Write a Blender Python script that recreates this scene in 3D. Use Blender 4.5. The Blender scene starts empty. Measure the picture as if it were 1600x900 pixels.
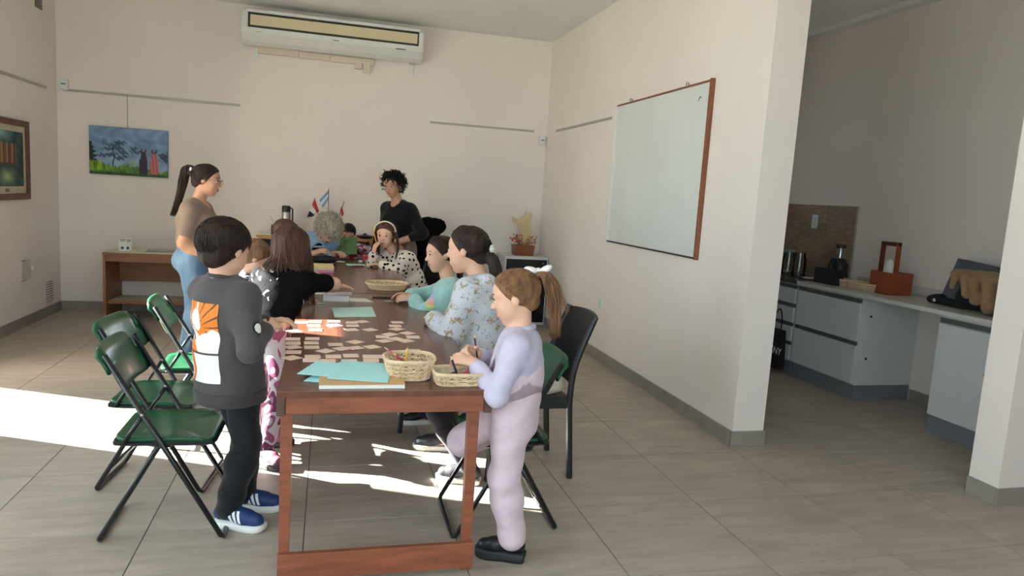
import bpy, bmesh, math, random
import numpy as np
from mathutils import Vector, Matrix
from mathutils.bvhtree import BVHTree

random.seed(7)
rng = np.random.default_rng(7)
SC = bpy.context.scene
COL = SC.collection

# ------------------------------------------------------------------ camera
cam_data = bpy.data.cameras.new('camera')
cam = bpy.data.objects.new('camera', cam_data)
COL.objects.link(cam)
cam_data.sensor_width = 36.0
cam_data.lens = 1101.6 / 1600.0 * 36.0
cam_data.clip_start = 0.05
_r = Vector((0.966549, -0.248652, 0.062887))
_u = Vector((-0.028327, 0.140202, 0.989718))
_f = Vector((0.254912, 0.958392, -0.128469))
cam.matrix_world = Matrix(((_r.x, _u.x, -_f.x, -1.1426), (_r.y, _u.y, -_f.y, -2.2929),
                           (_r.z, _u.z, -_f.z, 1.3963), (0, 0, 0, 1)))
SC.camera = cam

# ------------------------------------------------------------------ light
world = bpy.data.worlds.new('world')
SC.world = world
world.use_nodes = True
_bg = world.node_tree.nodes['Background']
_bg.inputs[0].default_value = (0.78, 0.90, 1.0, 1)
_bg.inputs[1].default_value = 2.75

sun_data = bpy.data.lights.new('sun', 'SUN')
sun_data.energy = 44.0
sun_data.angle = math.radians(0.6)
sun_data.color = (1.0, 0.95, 0.88)
sun = bpy.data.objects.new('sun', sun_data)
COL.objects.link(sun)
_el = math.radians(26.0)
_sd = Vector((0.908 * math.cos(_el), -0.419 * math.cos(_el), -math.sin(_el)))
sun.rotation_euler = _sd.to_track_quat('-Z', 'Y').to_euler()
sun.location = (-8, 6, 6)


def portal(name, loc, direction, sx, sy):
    d = bpy.data.lights.new(name, 'AREA')
    d.shape = 'RECTANGLE'
    d.size, d.size_y = sx, sy
    d.cycles.is_portal = True
    o = bpy.data.objects.new(name, d)
    COL.objects.link(o)
    o.location = loc
    o.rotation_euler = Vector(direction).to_track_quat('-Z', 'Z').to_euler()


portal('daylight_front', (-0.9, -3.46, 1.65), (0, 1, 0), 4.0, 2.1)
portal('daylight_left', (-3.87, -0.65, 1.4), (1, 0, 0), 4.3, 2.6)
portal('daylight_door', (-3.86, 2.63, 1.11), (1, 0, 0), 0.95, 2.25)
portal('daylight_kitchen', (2.4, 4.78, 1.85), (0, -1, 0), 0.5, 0.5)

SC.view_settings.view_transform = 'Standard'
SC.view_settings.look = 'None'
SC.view_settings.gamma = 1.0
SC.view_settings.use_curve_mapping = False
SC.view_settings.exposure = 0.84


# ------------------------------------------------------------------ colour and materials
def lin(r, g, b):
    def f(x):
        x = x / 255.0
        return x / 12.92 if x <= 0.04045 else ((x + 0.055) / 1.055) ** 2.4
    return (f(r), f(g), f(b), 1.0)


MATS = {}


def mat(name, col, rough=0.5, var=0.08, scale=12.0, stretch=(1, 1, 1), bump=0.0, bscale=None, metal=0.0,
        spec=0.5, col2=None, coat=0.0, sheen=0.0, detail=4.0, lo=0.3, hi=0.7):
    """principled material: two colours mixed by stretched noise, optional fine bump"""
    if name in MATS:
        return MATS[name]
    m = bpy.data.materials.new(name)
    m.use_nodes = True
    nt = m.node_tree
    N, L = nt.nodes, nt.links
    p = N['Principled BSDF']
    p.inputs['Roughness'].default_value = rough
    p.inputs['Metallic'].default_value = metal
    p.inputs['Specular IOR Level'].default_value = spec
    p.inputs['Coat Weight'].default_value = coat
    p.inputs['Sheen Weight'].default_value = sheen
    tc = N.new('ShaderNodeTexCoord')
    mp = N.new('ShaderNodeMapping')
    mp.inputs['Scale'].default_value = stretch
    L.new(tc.outputs['Object'], mp.inputs['Vector'])
    nz = N.new('ShaderNodeTexNoise')
    nz.inputs['Scale'].default_value = scale
    nz.inputs['Detail'].default_value = detail
    L.new(mp.outputs['Vector'], nz.inputs['Vector'])
    rp = N.new('ShaderNodeValToRGB')
    c1 = lin(*col)
    if col2 is None:
        a = tuple(min(1, x * (1 - var)) for x in c1[:3]) + (1,)
        b = tuple(min(1, x * (1 + var)) for x in c1[:3]) + (1,)
    else:
        a, b = c1, lin(*col2)
    rp.color_ramp.elements[0].position = lo
    rp.color_ramp.elements[1].position = hi
    rp.color_ramp.elements[0].color = a
    rp.color_ramp.elements[1].color = b
    L.new(nz.outputs['Fac'], rp.inputs['Fac'])
    L.new(rp.outputs['Color'], p.inputs['Base Color'])
    if bump > 0:
        bn = N.new('ShaderNodeBump')
        bn.inputs['Strength'].default_value = bump
        bn.inputs['Distance'].default_value = 0.01
        if bscale:
            n2 = N.new('ShaderNodeTexNoise')
            n2.inputs['Scale'].default_value = bscale
            n2.inputs['Detail'].default_value = 3
            L.new(mp.outputs['Vector'], n2.inputs['Vector'])
            L.new(n2.outputs['Fac'], bn.inputs['Height'])
        else:
            L.new(nz.outputs['Fac'], bn.inputs['Height'])
        L.new(bn.outputs['Normal'], p.inputs['Normal'])
    MATS[name] = m
    return m


def vcol_mat(name, rough=0.6, bump=0.0):
    """flat print: colours come from the mesh's painted colour attribute"""
    if name in MATS:
        return MATS[name]
    m = bpy.data.materials.new(name)
    m.use_nodes = True
    N, L = m.node_tree.nodes, m.node_tree.links
    p = N['Principled BSDF']
    p.inputs['Roughness'].default_value = rough
    a = N.new('ShaderNodeVertexColor')
    a.layer_name = 'Col'
    L.new(a.outputs['Color'], p.inputs['Base Color'])
    if bump:
        nz = N.new('ShaderNodeTexNoise')
        nz.inputs['Scale'].default_value = 180
        bn = N.new('ShaderNodeBump')
        bn.inputs['Strength'].default_value = bump
        L.new(nz.outputs['Fac'], bn.inputs['Height'])
        L.new(bn.outputs['Normal'], p.inputs['Normal'])
    MATS[name] = m
    return m


def glass_mat(name, tint=(0.95, 0.98, 0.97), gloss=0.12):
    if name in MATS:
        return MATS[name]
    m = bpy.data.materials.new(name)
    m.use_nodes = True
    N, L = m.node_tree.nodes, m.node_tree.links
    out = N['Material Output']
    N.remove(N['Principled BSDF'])
    t = N.new('ShaderNodeBsdfTransparent')
    t.inputs[0].default_value = tint + (1,)
    g = N.new('ShaderNodeBsdfGlossy')
    g.inputs['Roughness'].default_value = 0.03
    lw = N.new('ShaderNodeLayerWeight')
    lw.inputs['Blend'].default_value = gloss
    mx = N.new('ShaderNodeMixShader')
    L.new(lw.outputs['Fresnel'], mx.inputs[0])
    L.new(t.outputs[0], mx.inputs[1])
    L.new(g.outputs[0], mx.inputs[2])
    L.new(mx.outputs[0], out.inputs[0])
    MATS[name] = m
    return m


# ------------------------------------------------------------------ object helpers
def tag(o, label=None, cat=None, group=None, kind=None):
    if label:
        o['label'] = label
    if cat:
        o['category'] = cat
    if group:
        o['group'] = group
    if kind:
        o['kind'] = kind
    return o


def empty(name, loc, label=None, cat=None, group=None, rz=0.0):
    o = bpy.data.objects.new(name, None)
    o.empty_display_size = 0.05
    COL.objects.link(o)
    o.location = loc
    o.rotation_euler = (0, 0, rz)
    return tag(o, label, cat, group)


def copy_tree(o, parent=None):
    c = o.copy()
    COL.objects.link(c)
    c.parent = parent
    for ch in o.children:
        copy_tree(ch, c)
    return c


class MB:
    """collects shapes into one mesh"""

    def __init__(self):
        self.v, self.f, self.mi, self.cur = [], [], [], 0

    def add(self, vs, fs):
        o = len(self.v)
        self.v += [tuple(x) for x in vs]
        self.f += [tuple(i + o for i in f) for f in fs]
        self.mi += [self.cur] * len(fs)
        return self

    def box(self, x0, x1, y0, y1, z0, z1, b=0.0, M=None):
        bm = bmesh.new()
        bmesh.ops.create_cube(bm, size=1.0)
        for v in bm.verts:
            v.co = Vector((x0 + (v.co.x + .5) * (x1 - x0), y0 + (v.co.y + .5) * (y1 - y0), z0 + (v.co.z + .5) * (z1 - z0)))
        if b > 0:
            b = min(b, 0.45 * min(abs(x1 - x0), abs(y1 - y0), abs(z1 - z0)))
            bmesh.ops.bevel(bm, geom=bm.edges[:], offset=b, segments=2, affect='EDGES', profile=0.6)
        if M is not None:
            bm.transform(M)
        bm.verts.index_update()
        self.add([v.co[:] for v in bm.verts], [[v.index for v in f.verts] for f in bm.faces])
        bm.free()
        return self

    def tube(self, pts, r, n=8, closed=False, caps=True, flat=1.0):
        pts = [Vector(p) for p in pts]
        m = len(pts)
        rs = r if isinstance(r, (list, tuple)) else [r] * m
        T = []
        for i in range(m):
            if closed:
                t = pts[(i + 1) % m] - pts[i - 1]
            else:
                t = pts[min(i + 1, m - 1)] - pts[max(i - 1, 0)]
            T.append(t.normalized() if t.length > 1e-9 else Vector((0, 0, 1)))
        a = Vector((0, 0, 1)) if abs(T[0].z) < 0.9 else Vector((1, 0, 0))
        nrm = (a - T[0] * a.dot(T[0])).normalized()
        vs, fs = [], []
        for i in range(m):
            nrm = (nrm - T[i] * nrm.dot(T[i]))
            nrm = nrm.normalized() if nrm.length > 1e-6 else T[i].orthogonal().normalized()
            bi = T[i].cross(nrm)
            for k in range(n):
                an = 2 * math.pi * k / n
                vs.append(pts[i] + nrm * (math.cos(an) * rs[i] * flat) + bi * (math.sin(an) * rs[i]))
        for i in range(m if closed else m - 1):
            j = (i + 1) % m
            for k in range(n):
                l = (k + 1) % n
                fs.append((i * n + k, i * n + l, j * n + l, j * n + k))
        if caps and not closed:
            fs.append(tuple(range(n - 1, -1, -1)))
            fs.append(tuple((m - 1) * n + k for k in range(n)))
        return self.add(vs, fs)

    def lathe(self, prof, n=20, c=(0, 0, 0), sx=1.0, sy=1.0):
        vs, fs = [], []
        for (r, z) in prof:
            for k in range(n):
                a = 2 * math.pi * k / n
                vs.append((c[0] + r * sx * math.cos(a), c[1] + r * sy * math.sin(a), c[2] + z))
        m = len(prof)
        for i in range(m - 1):
            for k in range(n):
                l = (k + 1) % n
                fs.append((i * n + k, i * n + l, (i + 1) * n + l, (i + 1) * n + k))
        fs.append(tuple(range(n - 1, -1, -1)))
        fs.append(tuple((m - 1) * n + k for k in range(n)))
        return self.add(vs, fs)

    def ball(self, c, r, n=12, m=8, M=None):
        rr = r if isinstance(r, (list, tuple)) else (r, r, r)
        vs, fs = [], []
        for i in range(m + 1):
            th = math.pi * i / m
            for k in range(n):
                ph = 2 * math.pi * k / n
                p = Vector((rr[0] * math.sin(th) * math.cos(ph), rr[1] * math.sin(th) * math.sin(ph), rr[2] * math.cos(th)))
                if M is not None:
                    p = M @ p
                vs.append(p + Vector(c))
        for i in range(m):
            for k in range(n):
                l = (k + 1) % n
                fs.append((i * n + k, (i + 1) * n + k, (i + 1) * n + l, i * n + l))
        return self.add(vs, fs)

    def prism(self, outline, z0, z1, axis='z', M=None):
        """outline of 2D points extruded between z0 and z1 (along axis)"""
        n = len(outline)
        def P(a, b, h):
            q = {'z': (a, b, h), 'y': (a, h, b), 'x': (h, a, b)}[axis]
            return M @ Vector(q) if M is not None else q
        vs = [P(a, b, z0) for a, b in outline] + [P(a, b, z1) for a, b in outline]
        fs = [tuple(range(n - 1, -1, -1)), tuple(range(n, 2 * n))]
        fs += [(i, (i + 1) % n, n + (i + 1) % n, n + i) for i in range(n)]
        return self.add(vs, fs)

    def build(self, name, m, parent=None, smooth=False, kind=None, fix=True):
        me = bpy.data.meshes.new(name)
        me.from_pydata(self.v, [], self.f)
        ms = m if isinstance(m, (list, tuple)) else [m]
        for x in ms:
            me.materials.append(x)
        if len(ms) > 1:
            me.polygons.foreach_set('material_index', self.mi)
        if fix:
            bm = bmesh.new()
            bm.from_mesh(me)
            bmesh.ops.recalc_face_normals(bm, faces=bm.faces[:])
            bm.to_mesh(me)
            bm.free()
        if smooth:
            me.polygons.foreach_set('use_smooth', [True] * len(me.polygons))
            if smooth != 'all':
                me.set_sharp_from_angle(angle=math.radians(40))
        o = bpy.data.objects.new(name, me)
        COL.objects.link(o)
        if parent is not None:
            o.parent = parent
        if kind:
            o['kind'] = kind
        return o


def rbox(name, x0, x1, y0, y1, z0, z1, m, parent=None, b=0.0, kind=None):
    return MB().box(x0, x1, y0, y1, z0, z1, b).build(name, m, parent, kind=kind)


def struct(name, x0, x1, y0, y1, z0, z1, m, parent=None):
    o = rbox(name, x0, x1, y0, y1, z0, z1, m, parent)
    if parent is None:
        o['kind'] = 'structure'
    return o


def painted_grid(name, m, parent, fn, pos, nu, nv):
    """flat print: grid of nu x nv vertices, pos(u,v) -> point or None, fn(u,v) -> sRGB colour"""
    vs, cs, idx, fs = [], [], {}, []
    for j in range(nv):
        for i in range(nu):
            u, v = i / (nu - 1), j / (nv - 1)
            p = pos(u, v)
            c = fn(u, v)
            if p is None or c is None:
                continue
            idx[(i, j)] = len(vs)
            vs.append(tuple(p))
            cs.append(lin(*c))
    for j in range(nv - 1):
        for i in range(nu - 1):
            q = [idx.get(k) for k in ((i, j), (i + 1, j), (i + 1, j + 1), (i, j + 1))]
            if None not in q:
                fs.append(q)
    me = bpy.data.meshes.new(name)
    me.from_pydata(vs, [], fs)
    at = me.color_attributes.new('Col', 'FLOAT_COLOR', 'POINT')
    at.data.foreach_set('color', np.array(cs, np.float32).ravel())
    me.materials.append(m)
    o = bpy.data.objects.new(name, me)
    COL.objects.link(o)
    o.parent = parent
    return o


def catmull(pts, n=6, closed=False):
    P = [Vector(p) for p in pts]
    out = []
    m = len(P)
    for i in range(m if closed else m - 1):
        p0 = P[(i - 1) % m] if closed else P[max(i - 1, 0)]
        p1, p2 = P[i], P[(i + 1) % m]
        p3 = P[(i + 2) % m] if closed else P[min(i + 2, m - 1)]
        for k in range(n):
            t = k / n
            out.append(0.5 * ((2 * p1) + (p2 - p0) * t + (2 * p0 - 5 * p1 + 4 * p2 - p3) * t * t + (3 * p1 - p0 - 3 * p2 + p3) * t ** 3))
    if not closed:
        out.append(P[-1])
    return out

# ================================================================== the setting
WALL = mat('wall_paint', (236, 226, 219), 0.75, 0.03, 1.3, bump=0.03, bscale=60, spec=0.3)
CEIL = mat('ceiling_paint', (240, 239, 236), 0.85, 0.02, 2)
GROUT = mat('grout', (104, 97, 90), 0.9, 0.1, 30)
BASEB = mat('baseboard_tile', (146, 139, 131), 0.5, 0.12, 9, (1, 1, 1))


def floor_tile_mat():
    m = bpy.data.materials.new('floor_tile')
    m.use_nodes = True
    N, L = m.node_tree.nodes, m.node_tree.links
    p = N['Principled BSDF']
    geo = N.new('ShaderNodeNewGeometry')
    oi = N.new('ShaderNodeObjectInfo')
    off = N.new('ShaderNodeVectorMath'); off.operation = 'SCALE'
    cmb = N.new('ShaderNodeCombineXYZ')
    L.new(oi.outputs['Random'], cmb.inputs[0]); L.new(oi.outputs['Random'], cmb.inputs[1]); L.new(oi.outputs['Random'], cmb.inputs[2])
    L.new(cmb.outputs[0], off.inputs[0]); off.inputs['Scale'].default_value = 37.0
    ad = N.new('ShaderNodeVectorMath'); ad.operation = 'ADD'
    L.new(geo.outputs['Position'], ad.inputs[0]); L.new(off.outputs[0], ad.inputs[1])
    mp = N.new('ShaderNodeMapping'); mp.inputs['Scale'].default_value = (1.3, 7.0, 1.0)
    L.new(ad.outputs[0], mp.inputs[0])
    n1 = N.new('ShaderNodeTexNoise'); n1.inputs['Scale'].default_value = 2.2; n1.inputs['Detail'].default_value = 6
    n1.inputs['Roughness'].default_value = 0.62
    L.new(mp.outputs[0], n1.inputs['Vector'])
    n2 = N.new('ShaderNodeTexNoise'); n2.inputs['Scale'].default_value = 2.6; n2.inputs['Detail'].default_value = 3
    L.new(ad.outputs[0], n2.inputs['Vector'])
    r1 = N.new('ShaderNodeValToRGB')
    r1.color_ramp.elements[0].position = 0.30; r1.color_ramp.elements[0].color = lin(163, 150, 137)
    r1.color_ramp.elements[1].position = 0.72; r1.color_ramp.elements[1].color = lin(189, 177, 164)
    L.new(n1.outputs['Fac'], r1.inputs[0])
    r2 = N.new('ShaderNodeValToRGB')
    r2.color_ramp.elements[0].position = 0.3; r2.color_ramp.elements[0].color = (0.86, 0.85, 0.84, 1)
    r2.color_ramp.elements[1].position = 0.7; r2.color_ramp.elements[1].color = (1.0, 0.99, 0.98, 1)
    L.new(n2.outputs['Fac'], r2.inputs[0])
    mx = N.new('ShaderNodeMix'); mx.data_type = 'RGBA'; mx.blend_type = 'MULTIPLY'; mx.inputs[0].default_value = 1.0
    L.new(r1.outputs[0], mx.inputs[6]); L.new(r2.outputs[0], mx.inputs[7])
    L.new(mx.outputs[2], p.inputs['Base Color'])
    p.inputs['Roughness'].default_value = 0.42
    p.inputs['Specular IOR Level'].default_value = 0.45
    bn = N.new('ShaderNodeBump'); bn.inputs['Strength'].default_value = 0.04
    L.new(n1.outputs['Fac'], bn.inputs['Height']); L.new(bn.outputs[0], p.inputs['Normal'])
    return m


TILE = floor_tile_mat()
XL, XR, YB, ZC = -3.69, 1.23, 5.53, 3.13
floor = struct('floor', -3.89, 4.4, -3.5, 5.73, -0.12, -0.003, GROUT)
tile_mesh = {}
for i in range(-7, 8):
    for j in range(-6, 10):
        x0, x1 = max(i * .6 + .002, XL), min(i * .6 + .598, 4.2)
        y0, y1 = max(j * .6 + .002, -3.3), min(j * .6 + .598, YB)
        if x1 - x0 < .02 or y1 - y0 < .02 or (x0 > 3.34 and y0 > .5) or (x0 > 1.5 and y0 > 4.7):
            continue
        key = (round(x1 - x0, 3), round(y1 - y0, 3))
        if key not in tile_mesh:
            t = MB().box(0, x1 - x0, 0, y1 - y0, -.006, 0, .0012).build('floor_tile', TILE, floor)
            tile_mesh[key] = t.data
        else:
            t = bpy.data.objects.new('floor_tile', tile_mesh[key])
            COL.objects.link(t)
            t.parent = floor
        t.location = (x0, y0, 0)

struct('ceiling', -3.89, 4.4, -3.5, 5.73, ZC, ZC + .15, CEIL)
struct('wall_back', -3.89, 1.44, YB, YB + .2, 0, ZC, WALL)
w = MB().box(-3.89, XL, 3.05, YB, 0, ZC).box(-3.89, XL, 1.5, 2.2, 0, ZC).box(-3.89, XL, 2.2, 3.05, 2.22, ZC)
w.box(-3.89, XL, -3.5, -2.8, 0, ZC).box(-3.89, XL, -2.8, 1.5, 2.7, ZC).box(-3.89, XL, -2.8, 1.5, 0, .1)
w.build('wall_left', WALL, kind='structure')
struct('wall_right', XR, 1.44, 1.30, YB, 0, ZC, WALL)
struct('wall_kitchen_side', 3.34, 3.54, .54, 4.8, 0, ZC, WALL)
w = MB().box(1.44, 2.15, 4.6, 4.8, 0, ZC).box(2.65, 3.34, 4.6, 4.8, 0, ZC).box(2.15, 2.65, 4.6, 4.8, 0, 1.6).box(2.15, 2.65, 4.6, 4.8, 2.1, ZC)
w.build('wall_kitchen_back', WALL, kind='structure')
struct('wall_kitchen_front', 2.17, 4.2, .37, .54, 0, ZC, WALL)
struct('wall_side', 4.2, 4.4, -3.5, .54, 0, ZC, WALL)
w = MB().box(-3.69, -2.9, -3.5, -3.3, 0, ZC).box(1.1, 4.2, -3.5, -3.3, 0, ZC).box(-2.9, 1.1, -3.5, -3.3, 2.7, ZC).box(-2.9, 1.1, -3.5, -3.3, 0, .6)
w.build('wall_front', WALL, kind='structure')
FRAME = mat('window_frame', (60, 60, 62), 0.4, .05)
PANE = glass_mat('window_glass')
win = MB()
for x in (-2.9, -1.6, -.3, 1.04):
    win.box(x, x + .06, -3.43, -3.37, .6, 2.7)
win.box(-2.9, 1.1, -3.43, -3.37, .6, .66).box(-2.9, 1.1, -3.43, -3.37, 2.64, 2.7)
win = win.build('window_1', FRAME, kind='structure')
for x in (-2.84, -1.54, -.24):
    rbox('pane', x, x + (1.24 if x < -1 else 1.28), -3.402, -3.398, .66, 2.64, PANE, win)
win = MB().box(2.15, 2.19, 4.68, 4.73, 1.6, 2.1).box(2.61, 2.65, 4.68, 4.73, 1.6, 2.1).box(2.19, 2.61, 4.68, 4.73, 1.6, 1.64).box(2.19, 2.61, 4.68, 4.73, 2.06, 2.1)
win = win.build('window_2', FRAME, kind='structure')
rbox('pane', 2.19, 2.61, 4.702, 4.706, 1.64, 2.06, PANE, win)
win = MB()
for y in (-2.8, -1.38, .04, 1.44):
    win.box(-3.82, -3.76, y, y + .06, .1, 2.7)
win.box(-3.82, -3.76, -2.8, 1.5, .1, .16).box(-3.82, -3.76, -2.8, 1.5, 2.64, 2.7)
win = win.build('window_3', FRAME, kind='structure')
for y in (-2.74, -1.32, .10):
    rbox('pane', -3.792, -3.788, y, y + 1.34 + (.02 if y < 0 else 0), .16, 2.64, PANE, win)
# outside: paved ground and an added, unseen wall that keeps direct sun off the big left window
struct('ground_outside', -40, 40, -40, 40, -.30, -.125, mat('paving_outside', (150, 146, 138), .9, .1, 3))
struct('wall_sun_block', -16, -3.9, 1.75, 2.0, -.12, 6.5, mat('sun_block_render', (214, 206, 196), .9, .05, 2))
door = MB().box(-3.82, -3.77, 2.2, 2.24, 0, 2.22).box(-3.82, -3.77, 3.01, 3.05, 0, 2.22).box(-3.82, -3.77, 2.24, 3.01, 2.18, 2.22).box(-3.82, -3.77, 2.24, 3.01, 0, .05)
door = door.build('door_1', FRAME, kind='structure')
rbox('pane', -3.797, -3.793, 2.24, 3.01, .05, 2.18, PANE, door)
MB().tube([(-3.76, 2.30, .95), (-3.73, 2.30, .95), (-3.73, 2.30, 1.15), (-3.76, 2.30, 1.15)], .008).build('door_handle', FRAME, door, True)


def baseboard(name, runs):
    """runs of (axis, a0, a1, face, sign): tiles of 60 cm along a wall"""
    root = None
    for (ax, a0, a1, face, sg) in runs:
        a = a0
        n = 0
        while a < a1 - 1e-4:
            b = min(a + (.6 if n or a1 - a0 < .62 else .6 - ((a0 % .6) if a0 % .6 < .55 else 0)), a1)
            lo, hi = (face, face + sg * .012)
            lo, hi = min(lo, hi), max(lo, hi)
            if root is None:
                root = MB()
                root = rbox(name, *((a0, a0 + .002, lo, hi) if ax == 'x' else (lo, hi, a0, a0 + .002)), 0, .088, GROUT)
                root['kind'] = 'structure'
            g = .0012
            if ax == 'x':
                rbox('baseboard_tile', a + g, b - g, lo, hi, 0, .09, BASEB, root, .0015)
            else:
                rbox('baseboard_tile', lo, hi, a + g, b - g, 0, .09, BASEB, root, .0015)
            a = b
            n += 1


baseboard('baseboard_back', [('x', XL, XR, YB, -1)])
baseboard('baseboard_left', [('y', 3.07, YB - .012, XL, 1), ('y', 1.5, 2.18, XL, 1), ('y', -3.3, -2.8, XL, 1)])
baseboard('baseboard_right', [('y', 1.30, YB - .012, XR, -1), ('x', XR - .012, 1.452, 1.30, -1), ('y', 1.30, 4.6, 1.44, 1)])
baseboard('baseboard_kitchen', [('y', .54, 2.15, 3.34, -1), ('y', .37, .54, 2.17, -1), ('x', 2.158, 4.2, .37, -1)])
struct('trim_1', 3.24, 3.34, .54, 4.6, 3.085, ZC, CEIL)

# ================================================================== things on the walls
WHITE_PL = mat('white_plastic', (226, 227, 224), 0.4, .03)
CREAM_PL = mat('cream_plastic', (214, 203, 168), 0.45, .05, 4)
BLACK_PL = mat('black_plastic', (24, 24, 26), 0.45, .1)
ALU = mat('aluminium_rail', (176, 172, 164), 0.45, .05, 6, metal=.3)
DARKG = mat('dark_gap', (40, 42, 38), 0.6, .1)

ac = empty('air_conditioner', (-1.12, 5.522, 2.72), 'large white wall air conditioner with a cream louvre panel under the ceiling', 'air conditioner')
prof = [(0, .02), (0, .33), (-.20, .33), (-.235, .315), (-.25, .28), (-.25, .14), (-.235, .10), (-.17, .035), (-.10, .005)]
MB().prism(prof, -.84, .84, 'x').build('body', WHITE_PL, ac, False)
for s in (-1, 1):
    cp = [(a * 1.02 - .002, b * 1.0 + .0) for a, b in prof]
    m = MB().prism(cp, s * .84, s * .875, 'x').prism([(a * .93 - .003, (b - .17) * .93 + .17) for a, b in prof], s * .875, s * .89, 'x')
    m.build('end_cap', WHITE_PL, ac)
rbox('grille_recess', -.83, .83, -.2525, -.20, .150, .290, DARKG, ac)
rbox('louver', -.808, .815, -.262, -.245, .170, .268, CREAM_PL, ac, .004)
rbox('upper_trim', -.84, .84, -.257, -.20, .292, .322, WHITE_PL, ac, .006)
rbox('display', .60, .70, -.2385, -.225, .100, .116, DARKG, ac, .002)
rbox('badge', -.03, .03, -.2425, -.23, .112, .121, mat('badge_grey', (96, 96, 100), .4), ac, .002)
rbox('badge', -.76, -.71, -.2425, -.23, .112, .118, mat('badge_light', (178, 176, 172), .4), ac, .002)
for x in (-.77, .79):
    MB().box(x - .017, x + .017, -.014, 0, -.115, .05).box(x - .017, x + .017, -.10, 0, .0, .014).build('bracket', WHITE_PL, ac)
tr = empty('cable_trunking', (-1.12, 5.53, 2.70), 'cream cable trunking run on the wall below the air conditioner', 'cable duct')
TR = mat('trunking_cream', (220, 206, 188), .5, .04)
for a, b, h in ((-.76, -.36, .0), (-.355, -.05, -.004), (-.045, .40, -.008)):
    rbox('duct_section', a, b, -.035, 0, h - .03, h + .035, TR, tr, .004)
rbox('duct_elbow', .20, .27, -.05, 0, -.085, .0, TR, tr, .004)
rbox('duct_elbow', .29, .36, -.04, 0, -.12, -.01, TR, tr, .004)

def rail(axis, a0, a1, face, z, label):
    m = MB()
    if axis == 'x':
        o = m.box(a0, a1, face - .012, face, z - .011, z + .011, .002)
    else:
        lo, hi = (face, face + .012) if face < 0 else (face - .012, face)
        o = m.box(lo, hi, a0, a1, z - .011, z + .011, .002)
    tag(o.build('picture_rail', ALU), label, 'picture rail')
rail('x', -3.63, -2.04, YB, 2.14, 'metal picture rail on the wall, with a canvas hung from it by a wire')
rail('x', -.10, 1.08, YB, 2.14, 'empty metal picture rail on the back wall beside the room corner')
rail('y', 3.2, 5.25, XL, 2.12, 'metal picture rail on the wall above the framed picture')
rail('y', 3.60, 5.16, XR, 2.13, 'metal picture rail on the wall next to the whiteboard')

# canvas painting
pa = empty('canvas_painting', (-3.06, YB, 1.36), 'unframed canvas painting of two women carrying baskets in a misty blue landscape', 'painting')
rbox('canvas', -.352, .352, -.03, -.004, 0, .465, mat('canvas_side', (96, 118, 140), .7, .15, 20), pa, .002)

def painting(u, v):
    n = lambda a, b: math.sin(a * 12.9898 + b * 78.233) * 43758.5453 % 1.0
    w1 = .5 + .5 * math.sin(u * 17 + 3 * math.sin(v * 9)) * math.sin(v * 13 + 2 * math.sin(u * 11))
    b = np.array([124, 156, 190]) * (.86 + .2 * w1)
    if v < .55:
        b = b + np.array([40, 38, 30]) * max(0, .55 - v) * (1 + .5 * math.sin(u * 23))
    if abs(u - .19) < .03 and .62 < v < .74 + .03 * math.cos((u - .19) * 60): b = b * .8
    d = math.hypot((u - .68) / .11, (v - .66) / .12)
    if d < 1: b = b * .88
    for (x, y, rx, ry) in ((.30, .62, .09, .03), (.39, .68, .07, .05), (.24, .54, .08, .035), (.36, .56, .09, .04), (.42, .48, .07, .05), (.17, .40, .06, .04), (.28, .42, .07, .04), (.39, .36, .06, .05), (.45, .40, .05, .03), (.56, .56, .05, .06), (.60, .50, .06, .04), (.97, .42, .07, .10), (.93, .48, .05, .03)):
        if ((u - x) / rx) ** 2 + ((v - y) / ry) ** 2 < 1 + .6 * math.sin(u * 90 + v * 60): b = np.array([58, 78, 100.]) * (.9 + .3 * w1)
    if abs(u - .305 - .01 * math.sin(v * 20)) < .007 and .15 < v < .6: b = np.array([38, 42, 48.])
    if u < .085 * (1 - abs(v - .35) * 2.2) * (1 + .35 * math.sin(v * 70)) and v < .68: b = np.array([24, 36, 30.])
    gh = .13 + .05 * math.sin(u * 11 + 1) + .045 * abs(math.sin(u * 57 + 2 * math.sin(u * 23))) + (.07 if u < .5 else .0)
    if v < gh:
        b = np.array([86, 128, 46.]) if v > .06 else np.array([50, 84, 40.])
        b = b * (.72 + .35 * (.5 + .5 * math.sin(u * 140 + 5 * math.sin(u * 37) + v * 25)) + .2 * w1) + (np.array([50, 40, -10]) if (u < .22 and v > .08 and math.sin(u * 60) > 0) else 0)
    if ((u - .55) / .05) ** 2 + ((v - .27) / .07) ** 2 < 1: b = b * .5 + np.array([170, 180, 90]) * .5
    def fig(cx, col):
        wd = .042 + .012 * (v < .35)
        if .06 < v < .5 and abs(u - cx) < wd * (1.0 if v < .42 else .75): return np.array(col) * (.9 + .12 * math.sin(u * 150 + v * 9))
        if ((u - cx) / .04) ** 2 + ((v - .545) / .05) ** 2 < 1: return np.array([52, 58, 74.]) + (70 if abs(u - cx) < .015 and v > .53 else 0)
        return None
    for cx, col in ((.685, (58, 44, 74)), (.825, (206, 116, 112))):
        q = fig(cx, col)
        if q is not None: b = q
    return tuple(np.clip(b, 5, 250))
painted_grid('picture', vcol_mat('painted_canvas', .6, .1), pa, painting, lambda u, v: (-.35 + .70 * u, -.0315, .002 + .461 * v), 124, 84)
MB().tube([(-.015, -.012, .46), (-.015, -.012, .775)], .0022, 6).build('hanging_wire', mat('wire', (70, 66, 62), .5), pa)

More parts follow.
